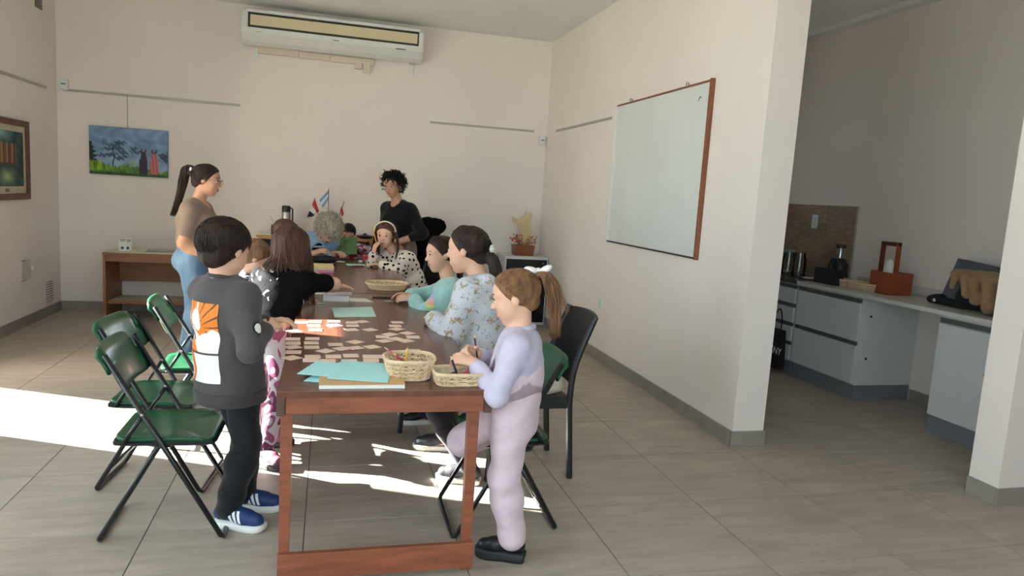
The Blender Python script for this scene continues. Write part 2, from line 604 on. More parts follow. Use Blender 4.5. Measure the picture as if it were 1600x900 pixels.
fp = empty('framed_picture', (XL, 4.36, 1.11), 'dark wooden framed picture with cream mount and small plaque below the rail', 'framed picture')
FRW = mat('dark_frame_wood', (92, 52, 38), .45, .25, 14, (3, 1, 1))
for a, b, z0, z1 in ((-.42, .41, 0, .05), (-.42, .41, .61, .66), (-.42, -.37, .05, .61), (.36, .41, .05, .61)):
    rbox('frame_side', 0, .035, a, b, z0, z1, FRW, fp, .006)
rbox('mount', .004, .015, -.37, .36, .05, .61, mat('mount_cream', (196, 184, 156), .8), fp)
def shelfart(u, v):
    b = np.array([34, 66, 68.]) + 20 * math.sin(u * 20 + v * 11) * math.sin(v * 17)
    if u < .78 and .42 < v < .78: b = np.array([[146, 98, 52], [180, 150, 96], [88, 50, 36], [120, 84, 50]][int(u * 26) % 4]) * .9
    if .38 < v <= .42 and u < .8: b = np.array([70, 58, 44.])
    d = math.hypot((u - .5) / .3, (v - .17) / .2)
    if d < 1: b = b * d + np.array([190, 200, 140]) * (1 - d)
    d = math.hypot((u - .35) / .4, (v - .95) / .2)
    if d < 1: b = b * d + np.array([150, 190, 176]) * (1 - d)
    return tuple(np.clip(b, 5, 250))
painted_grid('picture', vcol_mat('painted_canvas', .6, .1), fp, shelfart, lambda u, v: (.0155, .315 - .64 * (1 - u) , .11 + .45 * v), 60, 40)
rbox('plaque', .015, .018, -.045, .02, .066, .09, mat('plaque_brass', (120, 92, 60), .4, metal=.5), fp)

def louvre_grille(name, c, w, h, n, m, label, mount):
    o = empty(name, c, label, 'vent')
    rbox('backing', 0, .003, -w / 2, w / 2, -h / 2, h / 2, mat('vent_shadow', (110, 104, 96), .8), o)
    for k in range(n):
        z = -h / 2 + (k + .5) * h / n
        rbox('slat', .003, .009, -w / 2, w / 2, z - h / n * .28, z + h / n * .28, m, o)
louvre_grille('vent_grille', (XL, 5.24, .215), .16, .21, 9, WALL, 'small painted vent grille low on the wall above the baseboard', 1)
louvre_grille('vent_grille', (XL, 5.12, 2.88), .15, .18, 8, mat('vent_grey', (150, 142, 130), .6), 'grey vent grille high on the wall above the picture rail', 1)
jb = empty('wall_panel', (XL, 4.70, .49), 'flush white access cover on the wall, edges gaping', 'access panel')
rbox('cover', .001, .008, -.09, .09, -.085, .085, WHITE_PL if False else mat('cover_paint', (206, 198, 188), .6), jb, .002, None)
rbox('gap', .0, .006, -.095, -.01, .085, .089, BLACK_PL, jb)
rbox('gap', .0, .006, -.095, -.01, -.089, -.085, BLACK_PL, jb)
MB().ball((.012, .115, .0), (.012, .016, .02)).build('knob', WHITE_PL, jb, True)

for x, z, face, lab in ((-3.62, 2.19, YB, 'white motion sensor in the room corner by the painting'), (1.175, 2.045, YB, 'white motion sensor in the corner by the whiteboard wall')):
    s = empty('motion_sensor', (x, face, z), lab, 'sensor')
    MB().box(-.038, .038, -.045, 0, -.055, .05, .012).build('housing', WHITE_PL, s, True)
    rbox('lens', -.02, .02, -.047, -.043, -.005, .008, mat('lens_grey', (120, 118, 116), .3), s, .001)
so = empty('wall_socket', (XR, 3.51, .50), 'white wall socket low on the wall under the whiteboard', 'socket')
rbox('plate', -.012, 0, -.035, .035, -.06, .06, WHITE_PL, so, .003)
rbox('insert', -.015, -.010, -.022, .022, -.04, .04, mat('socket_grey', (206, 206, 204), .4), so, .002)

# whiteboard
wb = empty('whiteboard', (XR, 2.69, 1.06), 'white marker board in a thin wooden frame on the wall', 'whiteboard')
rbox('board', -.012, -.002, -.775, .765, .012, 1.15, mat('board_white', (220, 225, 222), .28, .03, 2, (1, 2, 1), spec=.5), wb)
WF = mat('board_frame_wood', (132, 76, 48), .45, .2, 20, (1, 1, .2))
rbox('frame_side', -.028, 0, -.80, -.773, -.003, 1.168, WF, wb, .003)
rbox('frame_side', -.020, 0, .765, .775, 0, 1.165, WHITE_PL, wb, .002)
rbox('frame_side', -.022, 0, -.773, .765, 1.15, 1.163, WF, wb, .003)
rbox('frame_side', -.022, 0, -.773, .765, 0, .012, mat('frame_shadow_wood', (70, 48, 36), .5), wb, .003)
for y in (-.45, .49):
    MB().tube([(-.006, y, 1.16), (-.006, y, 1.185), (-.022, y, 1.185), (-.024, y, 1.165)], .004, 6).build('hook', mat('hook_steel', (120, 116, 112), .4, metal=.6), wb)
rbox('clip', -.02, 0, .776, .79, .12, .21, WHITE_PL, wb, .002)
MB().tube([(-.0125, -.655, 1.06), (-.0125, -.64, 1.07), (-.0125, -.62, 1.045)], .003, 5).build('pen_mark', mat('ink_green', (54, 84, 70), .6), wb)
for y, z in ((1.35, .30),):
    pass

# ================================================================== furniture
TBL = mat('table_wood_dark', (106, 66, 51), .24, .22, 5, (6, .7, 1), bump=.02, spec=.5)
TBR = mat('table_wood_red', (138, 78, 54), .42, .25, 6, (1, 6, 6), bump=.03)
TBE = mat('table_wood_edge', (84, 58, 48), .5, .25, 10, (1, 4, 4))
TZ = .705


def long_table(y0, y1, label):
    x0, x1 = -1.292, -.552
    t = empty('wooden_table', ((x0 + x1) / 2, (y0 + y1) / 2, 0), label, 'table', 'long wooden tables')
    W, D = (x1 - x0) / 2, (y1 - y0) / 2
    n = 7
    pw = (2 * W) / n
    for i in range(n):
        a = -W + i * pw
        rbox('plank', a + .0003, a + pw - .0003, -D + .052, D - .052, TZ - .022, TZ, TBL, t, .0006)
    for s in (-1, 1):
        rbox('end_board', -W, W, min(s * D, s * (D - .051)), max(s * D, s * (D - .051)), TZ - .022, TZ, TBL, t, .0015)
        rbox('long_apron', min(s * W, s * (W - .028)), max(s * W, s * (W - .028)), -D + .004, D - .004, TZ - .088, TZ - .0225, TBE, t, .003)
        rbox('end_apron', -W + .029, W - .029, min(s * (D - .008), s * (D - .03)), max(s * (D - .008), s * (D - .03)), TZ - .082, TZ - .0225, TBR, t, .002)
        for k, xx in ((-1, -W + .012), (1, W - .078)):
            yy = s * (D - .031 - .021)
            o = MB()
            # legs taper slightly towards the floor
            for (z, h) in ((0, .017), (.62, .0205)):
                pass
            vs = []
            for z, h in ((0, .017), (TZ - .0225, .0205)):
                vs += [(xx + .02 - h, yy - h, z), (xx + .02 + h, yy - h, z), (xx + .02 + h, yy + h, z), (xx + .02 - h, yy + h, z)]
            o.add(vs, [(3, 2, 1, 0), (4, 5, 6, 7), (0, 1, 5, 4), (1, 2, 6, 5), (2, 3, 7, 6), (3, 0, 4, 7)])
            o.build('leg', TBR, t)
        rbox('foot_rail', -W + .012, W - .036, min(s * (D - .034), s * (D - .012)), max(s * (D - .034), s * (D - .012)), .022, .118, TBR, t, .002)
    return t


t1 = long_table(.10, 2.37, 'dark plank table covered with cards, baskets and aqua paper')
t2 = long_table(2.395, 4.66, 'dark plank table butted to the card table, older woman at its end')

# ---- folding chairs (local: faces +x, origin at the floor under the seat)
CGREEN = mat('chair_green', (24, 80, 52), .3, .1, 6, coat=.05, spec=.35)
CBLACK = mat('chair_black_tube', (20, 21, 23), .3, .1, spec=.5)
STEEL = mat('bolt_steel', (170, 168, 164), .3, metal=.8)


def folding_chair(loc, rz, label):
    c = empty('folding_chair', loc, label, 'chair', 'green folding chairs', rz)
    hw = .195
    # seat pan: rounded slab with a rolled front
    sm = bmesh.new()
    out = []
    X0, X1, R = -.165, .185, .05
    for cx, cy, a0 in ((X1 - R, hw - .012 - R, 0), (X0 + R, hw - .022 - R, 90), (X0 + R, -hw + .022 + R, 180), (X1 - R, -hw + .012 + R, 270)):
        for k in range(6):
            a = math.radians(a0 + k * 18)
            out.append((cx + R * math.cos(a), cy + R * math.sin(a)))
    n = len(out)
    rings = []
    for sc_, z in ((.0, .400), (.55, .401), (.88, .408), (1.0, .416), (1.012, .410), (1.0, .396), (.9, .388), (0, .386)):
        rings.append([sm.verts.new((x * sc_ + .01 * (1 - sc_), y * sc_, z - (.012 if x * sc_ > .14 else 0))) for x, y in out])
    for a, b in zip(rings, rings[1:]):
        for k in range(n):
            l = (k + 1) % n
            sm.faces.new((a[k], a[l], b[l], b[k]))
    bmesh.ops.remove_doubles(sm, verts=sm.verts[:], dist=1e-5)
    bmesh.ops.recalc_face_normals(sm, faces=sm.faces[:])
    me = bpy.data.meshes.new('seat')
    sm.to_mesh(me)
    sm.free()
    me.materials.append(CGREEN)
    me.polygons.foreach_set('use_smooth', [True] * len(me.polygons))
    so = bpy.data.objects.new('seat', me)
    COL.objects.link(so)
    so.parent = c
    MB().tube(catmull([(x * 1.01, y * 1.01, .393) for x, y in out[::2]], 2, True), .009, 6, True).build('seat_rim', CBLACK, so, True)
    # back panel: curved plate, hollow to the front
    vs, fs = [], []
    nu, nv = 13, 9
    for side in (0, 1):
        for j in range(nv):
            v = j / (nv - 1)
            for i in range(nu):
                u = i / (nu - 1) * 2 - 1
                wv = hw * (1.02 if v > .2 else .96 + .3 * v)
                y = u * wv
                zz = .590 + .165 * v - (.03 * max(0, (abs(u) - .72) / .28) ** 2 if v > .5 else -.012 * max(0, (abs(u) - .8) / .2))
                x = -.128 - .075 * v - .022 * (1 - u * u) + (.011 if side else 0) - .012 * max(0, (v - .8) / .2) ** 2
                vs.append((x, y, zz))
    for side in (0, 1):
        o = side * nu * nv
        for j in range(nv - 1):
            for i in range(nu - 1):
                fs.append((o + j * nu + i, o + j * nu + i + 1, o + (j + 1) * nu + i + 1, o + (j + 1) * nu + i))
    rim = [j * nu for j in range(nv)] + [(nv - 1) * nu + i for i in range(1, nu)] + [j * nu + nu - 1 for j in range(nv - 2, -1, -1)] + [i for i in range(nu - 2, 0, -1)]
    for a, b in zip(rim, rim[1:] + rim[:1]):
        fs.append((a, b, b + nu * nv, a + nu * nv))
    bp = MB().add(vs, fs).build('backrest', CGREEN, c, 'all')
    MB().lathe([(.0001, 0), (.016, 0), (.016, .002), (.0001, .002)], 14).build('sticker', WHITE_PL, bp)
    bp.children[0].matrix_local = Matrix.Translation((-.176, -.12, .68)) @ Matrix.Rotation(math.radians(-66), 4, 'Y') @ Matrix.Diagonal((1.2, .8, 1, 1))
    # front frame: one tube from backrest down to the front feet and across the floor
    fr = []
    fr.append((-.185, -hw, .735)); fr.append((.215, -hw, .022)); fr.append((.222, -hw + .02, .010))
    fr.append((.222, hw - .02, .010)); fr.append((.215, hw, .022)); fr.append((-.185, hw, .735))
    MB().tube(fr, .0105, 8).build('front_frame', CBLACK, c, 'all')
    r2 = hw - .026
    bk = [(.03, -r2, .385), (-.015, -r2, .375), (-.215, -r2, .022), (-.222, -r2 + .02, .010), (-.222, r2 - .02, .010), (-.215, r2, .022), (-.015, r2, .375), (.03, r2, .385)]
    MB().tube(bk, .0105, 8).build('rear_frame', CBLACK, c, 'all')
    MB().tube([(-.168, -r2, .106), (-.168, r2, .106)], .008, 8).build('cross_bar', CBLACK, c, 'all')
    for s in (-1, 1):
        MB().tube([(-.06, s * (hw + .012), .512), (-.06, s * (hw - .014), .512)], .006, 8).build('bolt', STEEL, c, 'all')
        MB().tube([(-.06, s * (hw - .013), .51), (-.13, s * (hw - .013), .395)], .008, 6).build('strut', CBLACK, c, 'all')
    return c


fc = folding_chair((-1.725, .675, 0), 0, 'green folding chair with black legs, standing right behind the boy in grey')
for loc, rz, lab in (((-1.855, 1.135, 0), math.radians(-6), 'green folding chair with black legs, between the two other folding chairs'),
                     ((-1.80, 1.73, 0), math.radians(4), 'green folding chair in the sunlight beside the woman in jeans'),
                     ((-.392, .555, 0), math.radians(180), 'green folding chair with the girl in pink overalls kneeling on it')):
    k = copy_tree(fc)
    k.location, k.rotation_euler = loc, (0, 0, rz)
    k['label'] = lab

# ---- black resin chairs (faces +x)
RES = mat('resin_black', (26, 28, 32), .42, .08, 20, bump=.01)


def resin_chair(loc, rz, label):
    c = empty('resin_chair', loc, label, 'chair', 'black resin chairs', rz)
    hw = .205
    # seat
    vs, fs = [], []
    nu, nv = 9, 9
    for side in (0, 1):
        for j in range(nv):
            for i in range(nu):
                u, v = i / (nu - 1) * 2 - 1, j / (nv - 1) * 2 - 1
                vs.append((.005 + .205 * u, hw * v * (1 - .05 * (u < -.5)), .425 - .012 * (1 - v * v) - .01 * max(0, u - .7) / .3 - side * .022))
    for side in (0, 1):
        o = side * nu * nv
        for j in range(nv - 1):
            for i in range(nu - 1):
                fs.append((o + j * nu + i, o + j * nu + i + 1, o + (j + 1) * nu + i + 1, o + (j + 1) * nu + i))
    rim = [j * nu for j in range(nv)] + [(nv - 1) * nu + i for i in range(1, nu)] + [j * nu + nu - 1 for j in range(nv - 2, -1, -1)] + [i for i in range(nu - 2, 0, -1)]
    for a, b in zip(rim, rim[1:] + rim[:1]):
        fs.append((a, b, b + nu * nv, a + nu * nv))
    MB().add(vs, fs).build('seat', RES, c, True)
    # curved back
    vs, fs = [], []
    nu, nv = 11, 10
    for side in (0, 1):
        for j in range(nv):
            v = j / (nv - 1)
            for i in range(nu):
                u = i / (nu - 1) * 2 - 1
                x = -.195 - .085 * v * v - .02 * v - .03 * (1 - u * u) - side * .014
                vs.append((x, hw * u * (1 - .04 * v), .47 + .365 * v - .012 * u * u * v))
    for side in (0, 1):
        o = side * nu * nv
        for j in range(nv - 1):
            for i in range(nu - 1):
                fs.append((o + j * nu + i, o + j * nu + i + 1, o + (j + 1) * nu + i + 1, o + (j + 1) * nu + i))
    rim = [j * nu for j in range(nv)] + [(nv - 1) * nu + i for i in range(1, nu)] + [j * nu + nu - 1 for j in range(nv - 2, -1, -1)] + [i for i in range(nu - 2, 0, -1)]
    for a, b in zip(rim, rim[1:] + rim[:1]):
        fs.append((a, b, b + nu * nv, a + nu * nv))
    MB().add(vs, fs).build('backrest', RES, c, True)
    for s in (-1, 1):
        # rear leg runs on into the back upright
        MB().tube(catmull([(-.225, s * .195, .0), (-.205, s * .195, .25), (-.195, s * .196, .43), (-.215, s * .197, .60), (-.30, s * .194, .83)], 3),
                  .0165, 8).build('leg', RES, c, True)
        MB().tube([(.205, s * .190, 0), (.19, s * .190, .25), (.18, s * .190, .405)], [.014, .017, .019], 8).build('leg', RES, c, True)
        MB().box(-.19, .19, s * .19 - .011, s * .19 + .011, .365, .415, .004).build('seat_rail', RES, c)
    MB().box(.172, .19, -.185, .185, .368, .412, .004).build('seat_rail', RES, c)
    MB().box(-.2, -.18, -.185, .185, .368, .412, .004).build('seat_rail', RES, c)
    return c


rc = resin_chair((-.145, 1.13, 0), math.radians(180), 'black resin chair with cream cloth on it, behind the girl in floral hoodie')
for loc, rz, lab in (((-.46, 1.80, 0), math.radians(165), 'black resin chair under the girl in the mint sweater'),
                     ((-.36, 4.10, 0), math.radians(208), 'black resin chair under the girl in the polka dot top'),
                     ((-1.55, 4.74, 0), math.radians(-40), 'black resin chair under the older woman with grey hair'),
                     ((-.93, 4.88, 0), math.radians(-90), 'black resin chair at the table end, under the child with the green book'),
                     ((-.10, 5.12, 0), math.radians(-90), 'black resin chair by the wall with a fluffy black coat over it')):
    k = copy_tree(rc)
    k.location, k.rotation_euler = loc, (0, 0, rz)
    k['label'] = lab

# ---- desk by the back wall
DW = mat('desk_wood', (142, 92, 58), .45, .18, 5, (1, 4, 8))
DT = mat('desk_laminate', (206, 198, 168), .4, .03)
dk = empty('wooden_desk', (-2.60, 5.2, 0), 'low wooden desk with a shelf against the back wall under the canvas', 'desk')
for x in (-.535, .535):
    rbox('side_panel', x - .012, x + .012, -.27, .27, 0, .632, DW, dk, .002)
rbox('desk_top', -.548, .548, -.275, .275, .632, .648, DT, dk, .002)
rbox('edge_band', -.548, .548, -.281, -.2755, .624, .650, DW, dk, .001)
rbox('front_rail', -.522, .522, -.262, -.246, .565, .623, DW, dk, .002)
rbox('modesty_panel', -.522, .522, .17, .186, .33, .631, DW, dk, .002)
rbox('shelf', -.522, .522, -.20, .168, .172, .186, DT, dk, .002)
rbox('shelf_edge', -.522, .522, -.215, -.201, .160, .188, DW, dk, .002)
PAPER = mat('white_paper', (236, 236, 230), .7, .02)
INK = mat('ink_dark', (60, 62, 62), .7, .1)
for x, rz, lab in ((-3.035, .0, 'white folded leaflet card with dark round mark, standing on the desk'), (-2.985, -.25, 'white folded card leaning beside the leaflet on the desk')):
    k = empty('table_card', (x, 5.16, .648), lab, 'card', None, rz)
    MB().add([(-.033, -.018, 0), (.033, -.018, 0), (.033, 0, .115), (-.033, 0, .115), (-.033, .02, 0), (.033, .02, 0)], [(0, 1, 2, 3), (3, 2, 5, 4)]).build('sheet', PAPER, k, fix=False)
    for (a, b, z0, z1) in ((-.024, .026, .1, .106), (-.016, .02, .088, .092)):
        MB().add([(a, -.0195 + z0 * .157, z0), (b, -.0195 + z0 * .157, z0), (b, -.0195 + z1 * .157, z1), (a, -.0195 + z1 * .157, z1)], [(0, 1, 2, 3)]).build('print_line', INK, k, fix=False)
    MB().add([(.013 * math.cos(i * .52), -.0195 + (.028 + .013 * math.sin(i * .52)) * .157, .028 + .013 * math.sin(i * .52)) for i in range(12)], [tuple(range(12))]).build('print_mark', INK, k, fix=False)
mg = empty('magazine', (-2.66, 5.17, .648), 'glossy dark magazine lying open on the desk', 'magazine', None, .05)
rbox('cover', -.17, .17, -.11, .11, 0, .006, mat('magazine_print', (84, 86, 92), .25, .4, 9, col2=(150, 128, 112)), mg)
rbox('page', -.165, .175, -.115, .10, .0002, .004, PAPER, mg)
cl = tag(MB().ball((-2.33, 5.05, .665), (.07, .04, .016)).build('tan_cloth', mat('tan_cloth', (196, 160, 124), .8, .1, 30, bump=.4), None, True), 'crumpled tan cloth on the end of the desk', 'cloth')

# ---- low wooden cabinet behind the far table
CW = mat('cabinet_wood', (186, 142, 86), .45, .14, 5, (1, 5, 6))
cb = empty('wooden_cabinet', (-1.24, 5.36, 0), 'low light wood cabinet against the back wall behind the table', 'cabinet')
rbox('carcass', -.58, .58, -.155, .155, 0, .83, CW, cb, .002)
rbox('top', -.595, .595, -.168, .168, .83, .858, CW, cb, .003)
for a, b in ((-.565, -.2), (-.195, .19), (.195, .565)):
    d = rbox('door', a, b, -.171, -.156, .05, .815, mat('cabinet_wood_door', (172, 124, 72), .45, .16, 5, (5, 1, .7)), cb, .003)
    MB().ball((a + .29 if a < 0 else a + .05, -.178, .68), .011).build('knob', BLACK_PL, d, True)

# ---- white equipment cabinet in the corner
eq = empty('equipment_cabinet', (.965, 5.29, 0), 'small white metal cabinet with black glass door in the room corner', 'cabinet')
WM = mat('white_metal', (206, 206, 202), .4, .03)
rbox('body', -.24, .25, -.19, .23, 0, .755, WM, eq, .006)
rbox('glass_door', -.222, .235, -.2, -.188, .03, .725, mat('smoked_glass', (18, 19, 22), .12, .05), eq, .003)
MB().ball((.19, -.203, .69), (.008, .006, .008)).build('lock', STEEL, eq, True)
rbox('side_handle', .25, .256, -.12, -.08, .42, .60, WM, eq, .002)

# ================================================================== people: implicit surfaces meshed by surface nets
def A(*p):
    return np.array(p, np.float64)


def unit(v):
    v = np.asarray(v, float)
    return v / (np.linalg.norm(v) + 1e-12)


def field(prims, h, cuts=(), noise=None):
    """smooth union of primitives on a grid with cell h -> (F, origin)"""
    lo, hi = np.full(3, 1e9), np.full(3, -1e9)
    boxes = []
    for p in prims:
        t = p[0]
        if t == 'c':
            r = max(p[3], p[4])
            a, b = np.minimum(p[1], p[2]) - r, np.maximum(p[1], p[2]) + r
        elif t in 'en':
            r = np.abs(p[2].T) @ p[3]
            a, b = p[1] - r, p[1] + r
        else:  # 't'
            r = max(p[5][0], p[6][0], p[5][1], p[6][1])
            a, b = np.minimum(p[1], p[2]) - r, np.maximum(p[1], p[2]) + r
        boxes.append((a, b))
        if t != 'n':
            lo, hi = np.minimum(lo, a), np.maximum(hi, b)
    lo = lo - 4 * h
    n = np.ceil((hi - lo) / h).astype(int) + 5
    F = np.full(n, 1.0, np.float32)
    for p, (a, b) in zip(prims, boxes):
        k = p[-1]
        m = k + 3 * h
        i0 = np.maximum(((a - m - lo) / h).astype(int), 0)
        i1 = np.minimum(((b + m - lo) / h).astype(int) + 2, n)
        if np.any(i1 <= i0):
            continue
        ax = [(lo[d] + h * np.arange(i0[d], i1[d])).astype(np.float32) for d in range(3)]
        X, Y, Z = ax[0][:, None, None], ax[1][None, :, None], ax[2][None, None, :]
        t = p[0]
        if t == 'c':
            A0, B0, ra, rb = p[1], p[2], p[3], p[4]
            d = B0 - A0
            dd = max(float(d @ d), 1e-12)
            tt = np.clip(((X - A0[0]) * d[0] + (Y - A0[1]) * d[1] + (Z - A0[2]) * d[2]) / dd, 0, 1)
            D = np.sqrt((X - A0[0] - tt * d[0]) ** 2 + (Y - A0[1] - tt * d[1]) ** 2 + (Z - A0[2] - tt * d[2]) ** 2) - (ra + tt * (rb - ra))
        elif t in 'en':
            R_, r = p[2], p[3]
            q = 0
            for e in range(3):
                q = q + (((X - p[1][0]) * R_[e, 0] + (Y - p[1][1]) * R_[e, 1] + (Z - p[1][2]) * R_[e, 2]) / r[e]) ** 2
            D = (np.sqrt(q) - 1) * min(r)
        else:
            A0, B0, lat, fwd, (w0, d0), (w1, d1) = p[1:7]
            d = B0 - A0
            L = max(float(np.linalg.norm(d)), 1e-9)
            ux = d / L
            x0, y0, z0 = X - A0[0], Y - A0[1], Z - A0[2]
            s = x0 * ux[0] + y0 * ux[1] + z0 * ux[2]
            tt = np.clip(s / L, 0, 1)
            over = s - tt * L
            la = x0 * lat[0] + y0 * lat[1] + z0 * lat[2]
            fo = x0 * fwd[0] + y0 * fwd[1] + z0 * fwd[2]
            w_, d_ = w0 + tt * (w1 - w0), d0 + tt * (d1 - d0)
            D = (np.sqrt((la / w_) ** 2 + (fo / d_) ** 2 + (over / (0.75 * np.minimum(w_, d_))) ** 2) - 1) * np.minimum(w_, d_)
        S = F[i0[0]:i1[0], i0[1]:i1[1], i0[2]:i1[2]]
        D = np.broadcast_to(D, S.shape)
        if t == 'n':
            D = -D
            hh = np.maximum(k - np.abs(S - D), 0) / max(k, 1e-6)
            S[...] = np.maximum(S, D) + hh * hh * k * .25
        else:
            hh = np.maximum(k - np.abs(S - D), 0) / max(k, 1e-6)
            S[...] = np.minimum(S, D) - hh * hh * k * .25
    if noise is not None or cuts:
        ax = [(lo[d] + h * np.arange(n[d])).astype(np.float32) for d in range(3)]
        X, Y, Z = ax[0][:, None, None], ax[1][None, :, None], ax[2][None, None, :]
        if noise is not None:
            amp, fr, fz = noise
            F += amp * (np.sin(fr * X + 1.7 * np.sin(fz * .6 * Z + fr * .5 * Y)) * np.sin(fr * .8 * Y + 2.0 * np.sin(fz * .5 * Z) + .4 * fr * X) * .6
                        + np.sin(fz * Z + 1.5 * np.sin(fr * X * .7) + 1.3 * np.sin(fr * Y * .6)) * .6)
        for (p0, nn) in cuts:
            F = np.maximum(F, (X - p0[0]) * nn[0] + (Y - p0[1]) * nn[1] + (Z - p0[2]) * nn[2])
    return F.astype(np.float32), lo


def surface_nets(F, lo, h):
    ins = F < 0
    c = [ins[i:F.shape[0] - 1 + i, j:F.shape[1] - 1 + j, k:F.shape[2] - 1 + k] for i in (0, 1) for j in (0, 1) for k in (0, 1)]
    cnt = np.zeros(c[0].shape, np.int8)
    for x in c:
        cnt += x
    cells = np.argwhere((cnt > 0) & (cnt < 8))
    N = len(cells)
    idx = np.full(c[0].shape, -1, np.int64)
    idx[cells[:, 0], cells[:, 1], cells[:, 2]] = np.arange(N)
    corner = np.array([(i, j, k) for i in (0, 1) for j in (0, 1) for k in (0, 1)])
    val = np.stack([F[cells[:, 0] + i, cells[:, 1] + j, cells[:, 2] + k] for i, j, k in corner], 1)
    acc, num = np.zeros((N, 3)), np.zeros(N)
    for a in range(8):
        for b in range(a + 1, 8):
            if np.abs(corner[a] - corner[b]).sum() != 1:
                continue
            s = (val[:, a] < 0) != (val[:, b] < 0)
            t = val[:, a] / (val[:, a] - val[:, b] + 1e-20)
            pt = corner[a][None, :] + t[:, None] * (corner[b] - corner[a])[None, :]
            acc[s] += pt[s]
            num[s] += 1
    V = lo + h * (cells + acc / np.maximum(num, 1)[:, None])
    quads = []
    for ax in range(3):
        o1, o2 = (ax + 1) % 3, (ax + 2) % 3
        sl0 = [slice(None)] * 3
        sl1 = [slice(None)] * 3
        sl0[ax], sl1[ax] = slice(0, -1), slice(1, None)
        s0, s1 = ins[tuple(sl0)], ins[tuple(sl1)]
        e = np.argwhere(s0 != s1)
        e = e[(e[:, o1] > 0) & (e[:, o2] > 0) & (e[:, o1] < F.shape[o1] - 1) & (e[:, o2] < F.shape[o2] - 1)]
        fl = s0[e[:, 0], e[:, 1], e[:, 2]]
        q = []
        for d1, d2 in ((-1, -1), (0, -1), (0, 0), (-1, 0)):
            w = e.copy()
            w[:, o1] += d1
            w[:, o2] += d2
            q.append(idx[w[:, 0], w[:, 1], w[:, 2]])
        q = np.stack(q, 1)
        q[~fl] = q[~fl][:, ::-1]
        quads.append(q)
    Q = np.concatenate(quads)
    return V, Q[(Q >= 0).all(1)]


def np_mesh(name, V, Q, m, parent, base, smooth=True):
    me = bpy.data.meshes.new(name)
    V = np.asarray(V, np.float32) - np.asarray(base, np.float32)
    me.vertices.add(len(V))
    me.vertices.foreach_set('co', V.ravel())
    me.loops.add(Q.size)
    me.loops.foreach_set('vertex_index', Q.astype(np.int32).ravel())
    me.polygons.add(len(Q))
    me.polygons.foreach_set('loop_start', np.arange(0, Q.size, 4, dtype=np.int32))
    me.polygons.foreach_set('use_smooth', np.ones(len(Q), bool))
    me.update(calc_edges=True)
    me.materials.append(m)
    o = bpy.data.objects.new(name, me)
    COL.objects.link(o)
    o.parent = parent
    return o


def relax(V, Q, it):
    for _ in range(it):
        S = np.zeros_like(V)
        n = np.zeros(len(V))
        for a, b in ((0, 1), (1, 2), (2, 3), (3, 0)):
            np.add.at(S, Q[:, a], V[Q[:, b]])
            np.add.at(S, Q[:, b], V[Q[:, a]])
            np.add.at(n, Q[:, a], 1)
            np.add.at(n, Q[:, b], 1)
        V = .5 * V + .5 * S / np.maximum(n, 1)[:, None]
    return V


def blob(name, prims, h, m, parent, base, cuts=(), noise=None, rel=1):
    F, lo = field(prims, h, cuts, noise)
    V, Q = surface_nets(F, lo, h)
    if rel:
        V = relax(V, Q, rel)
    return np_mesh(name, V, Q, m, parent, base)


def ik(a, b, la, lb, hint):
    """joint between a and b with bone lengths la, lb bending towards hint"""
    d = b - a
    L = np.linalg.norm(d)
    if L > (la + lb) * .995:
        s = L / ((la + lb) * .995)
        la, lb = la * s, lb * s
    x = (la * la - lb * lb + L * L) / (2 * L)
    y = math.sqrt(max(la * la - x * x, 0))
    u = d / L
    v = (hint - a) - u * ((hint - a) @ u)
    return a + u * x + unit(v) * y


SKIN = mat('skin_light', (226, 178, 152), .5, .05, 30, spec=.35)
SKIN_T = mat('skin_tan', (206, 156, 128), .5, .05, 30, spec=.35)
EYE_W = mat('eye_white', (232, 228, 222), .25, .02)
IRIS = mat('iris_brown', (44, 28, 20), .2, .1)
LIPS = mat('lips', (190, 112, 104), .45, .06)
LIPS_D = mat('lips_dull', (168, 104, 92), .5, .06)


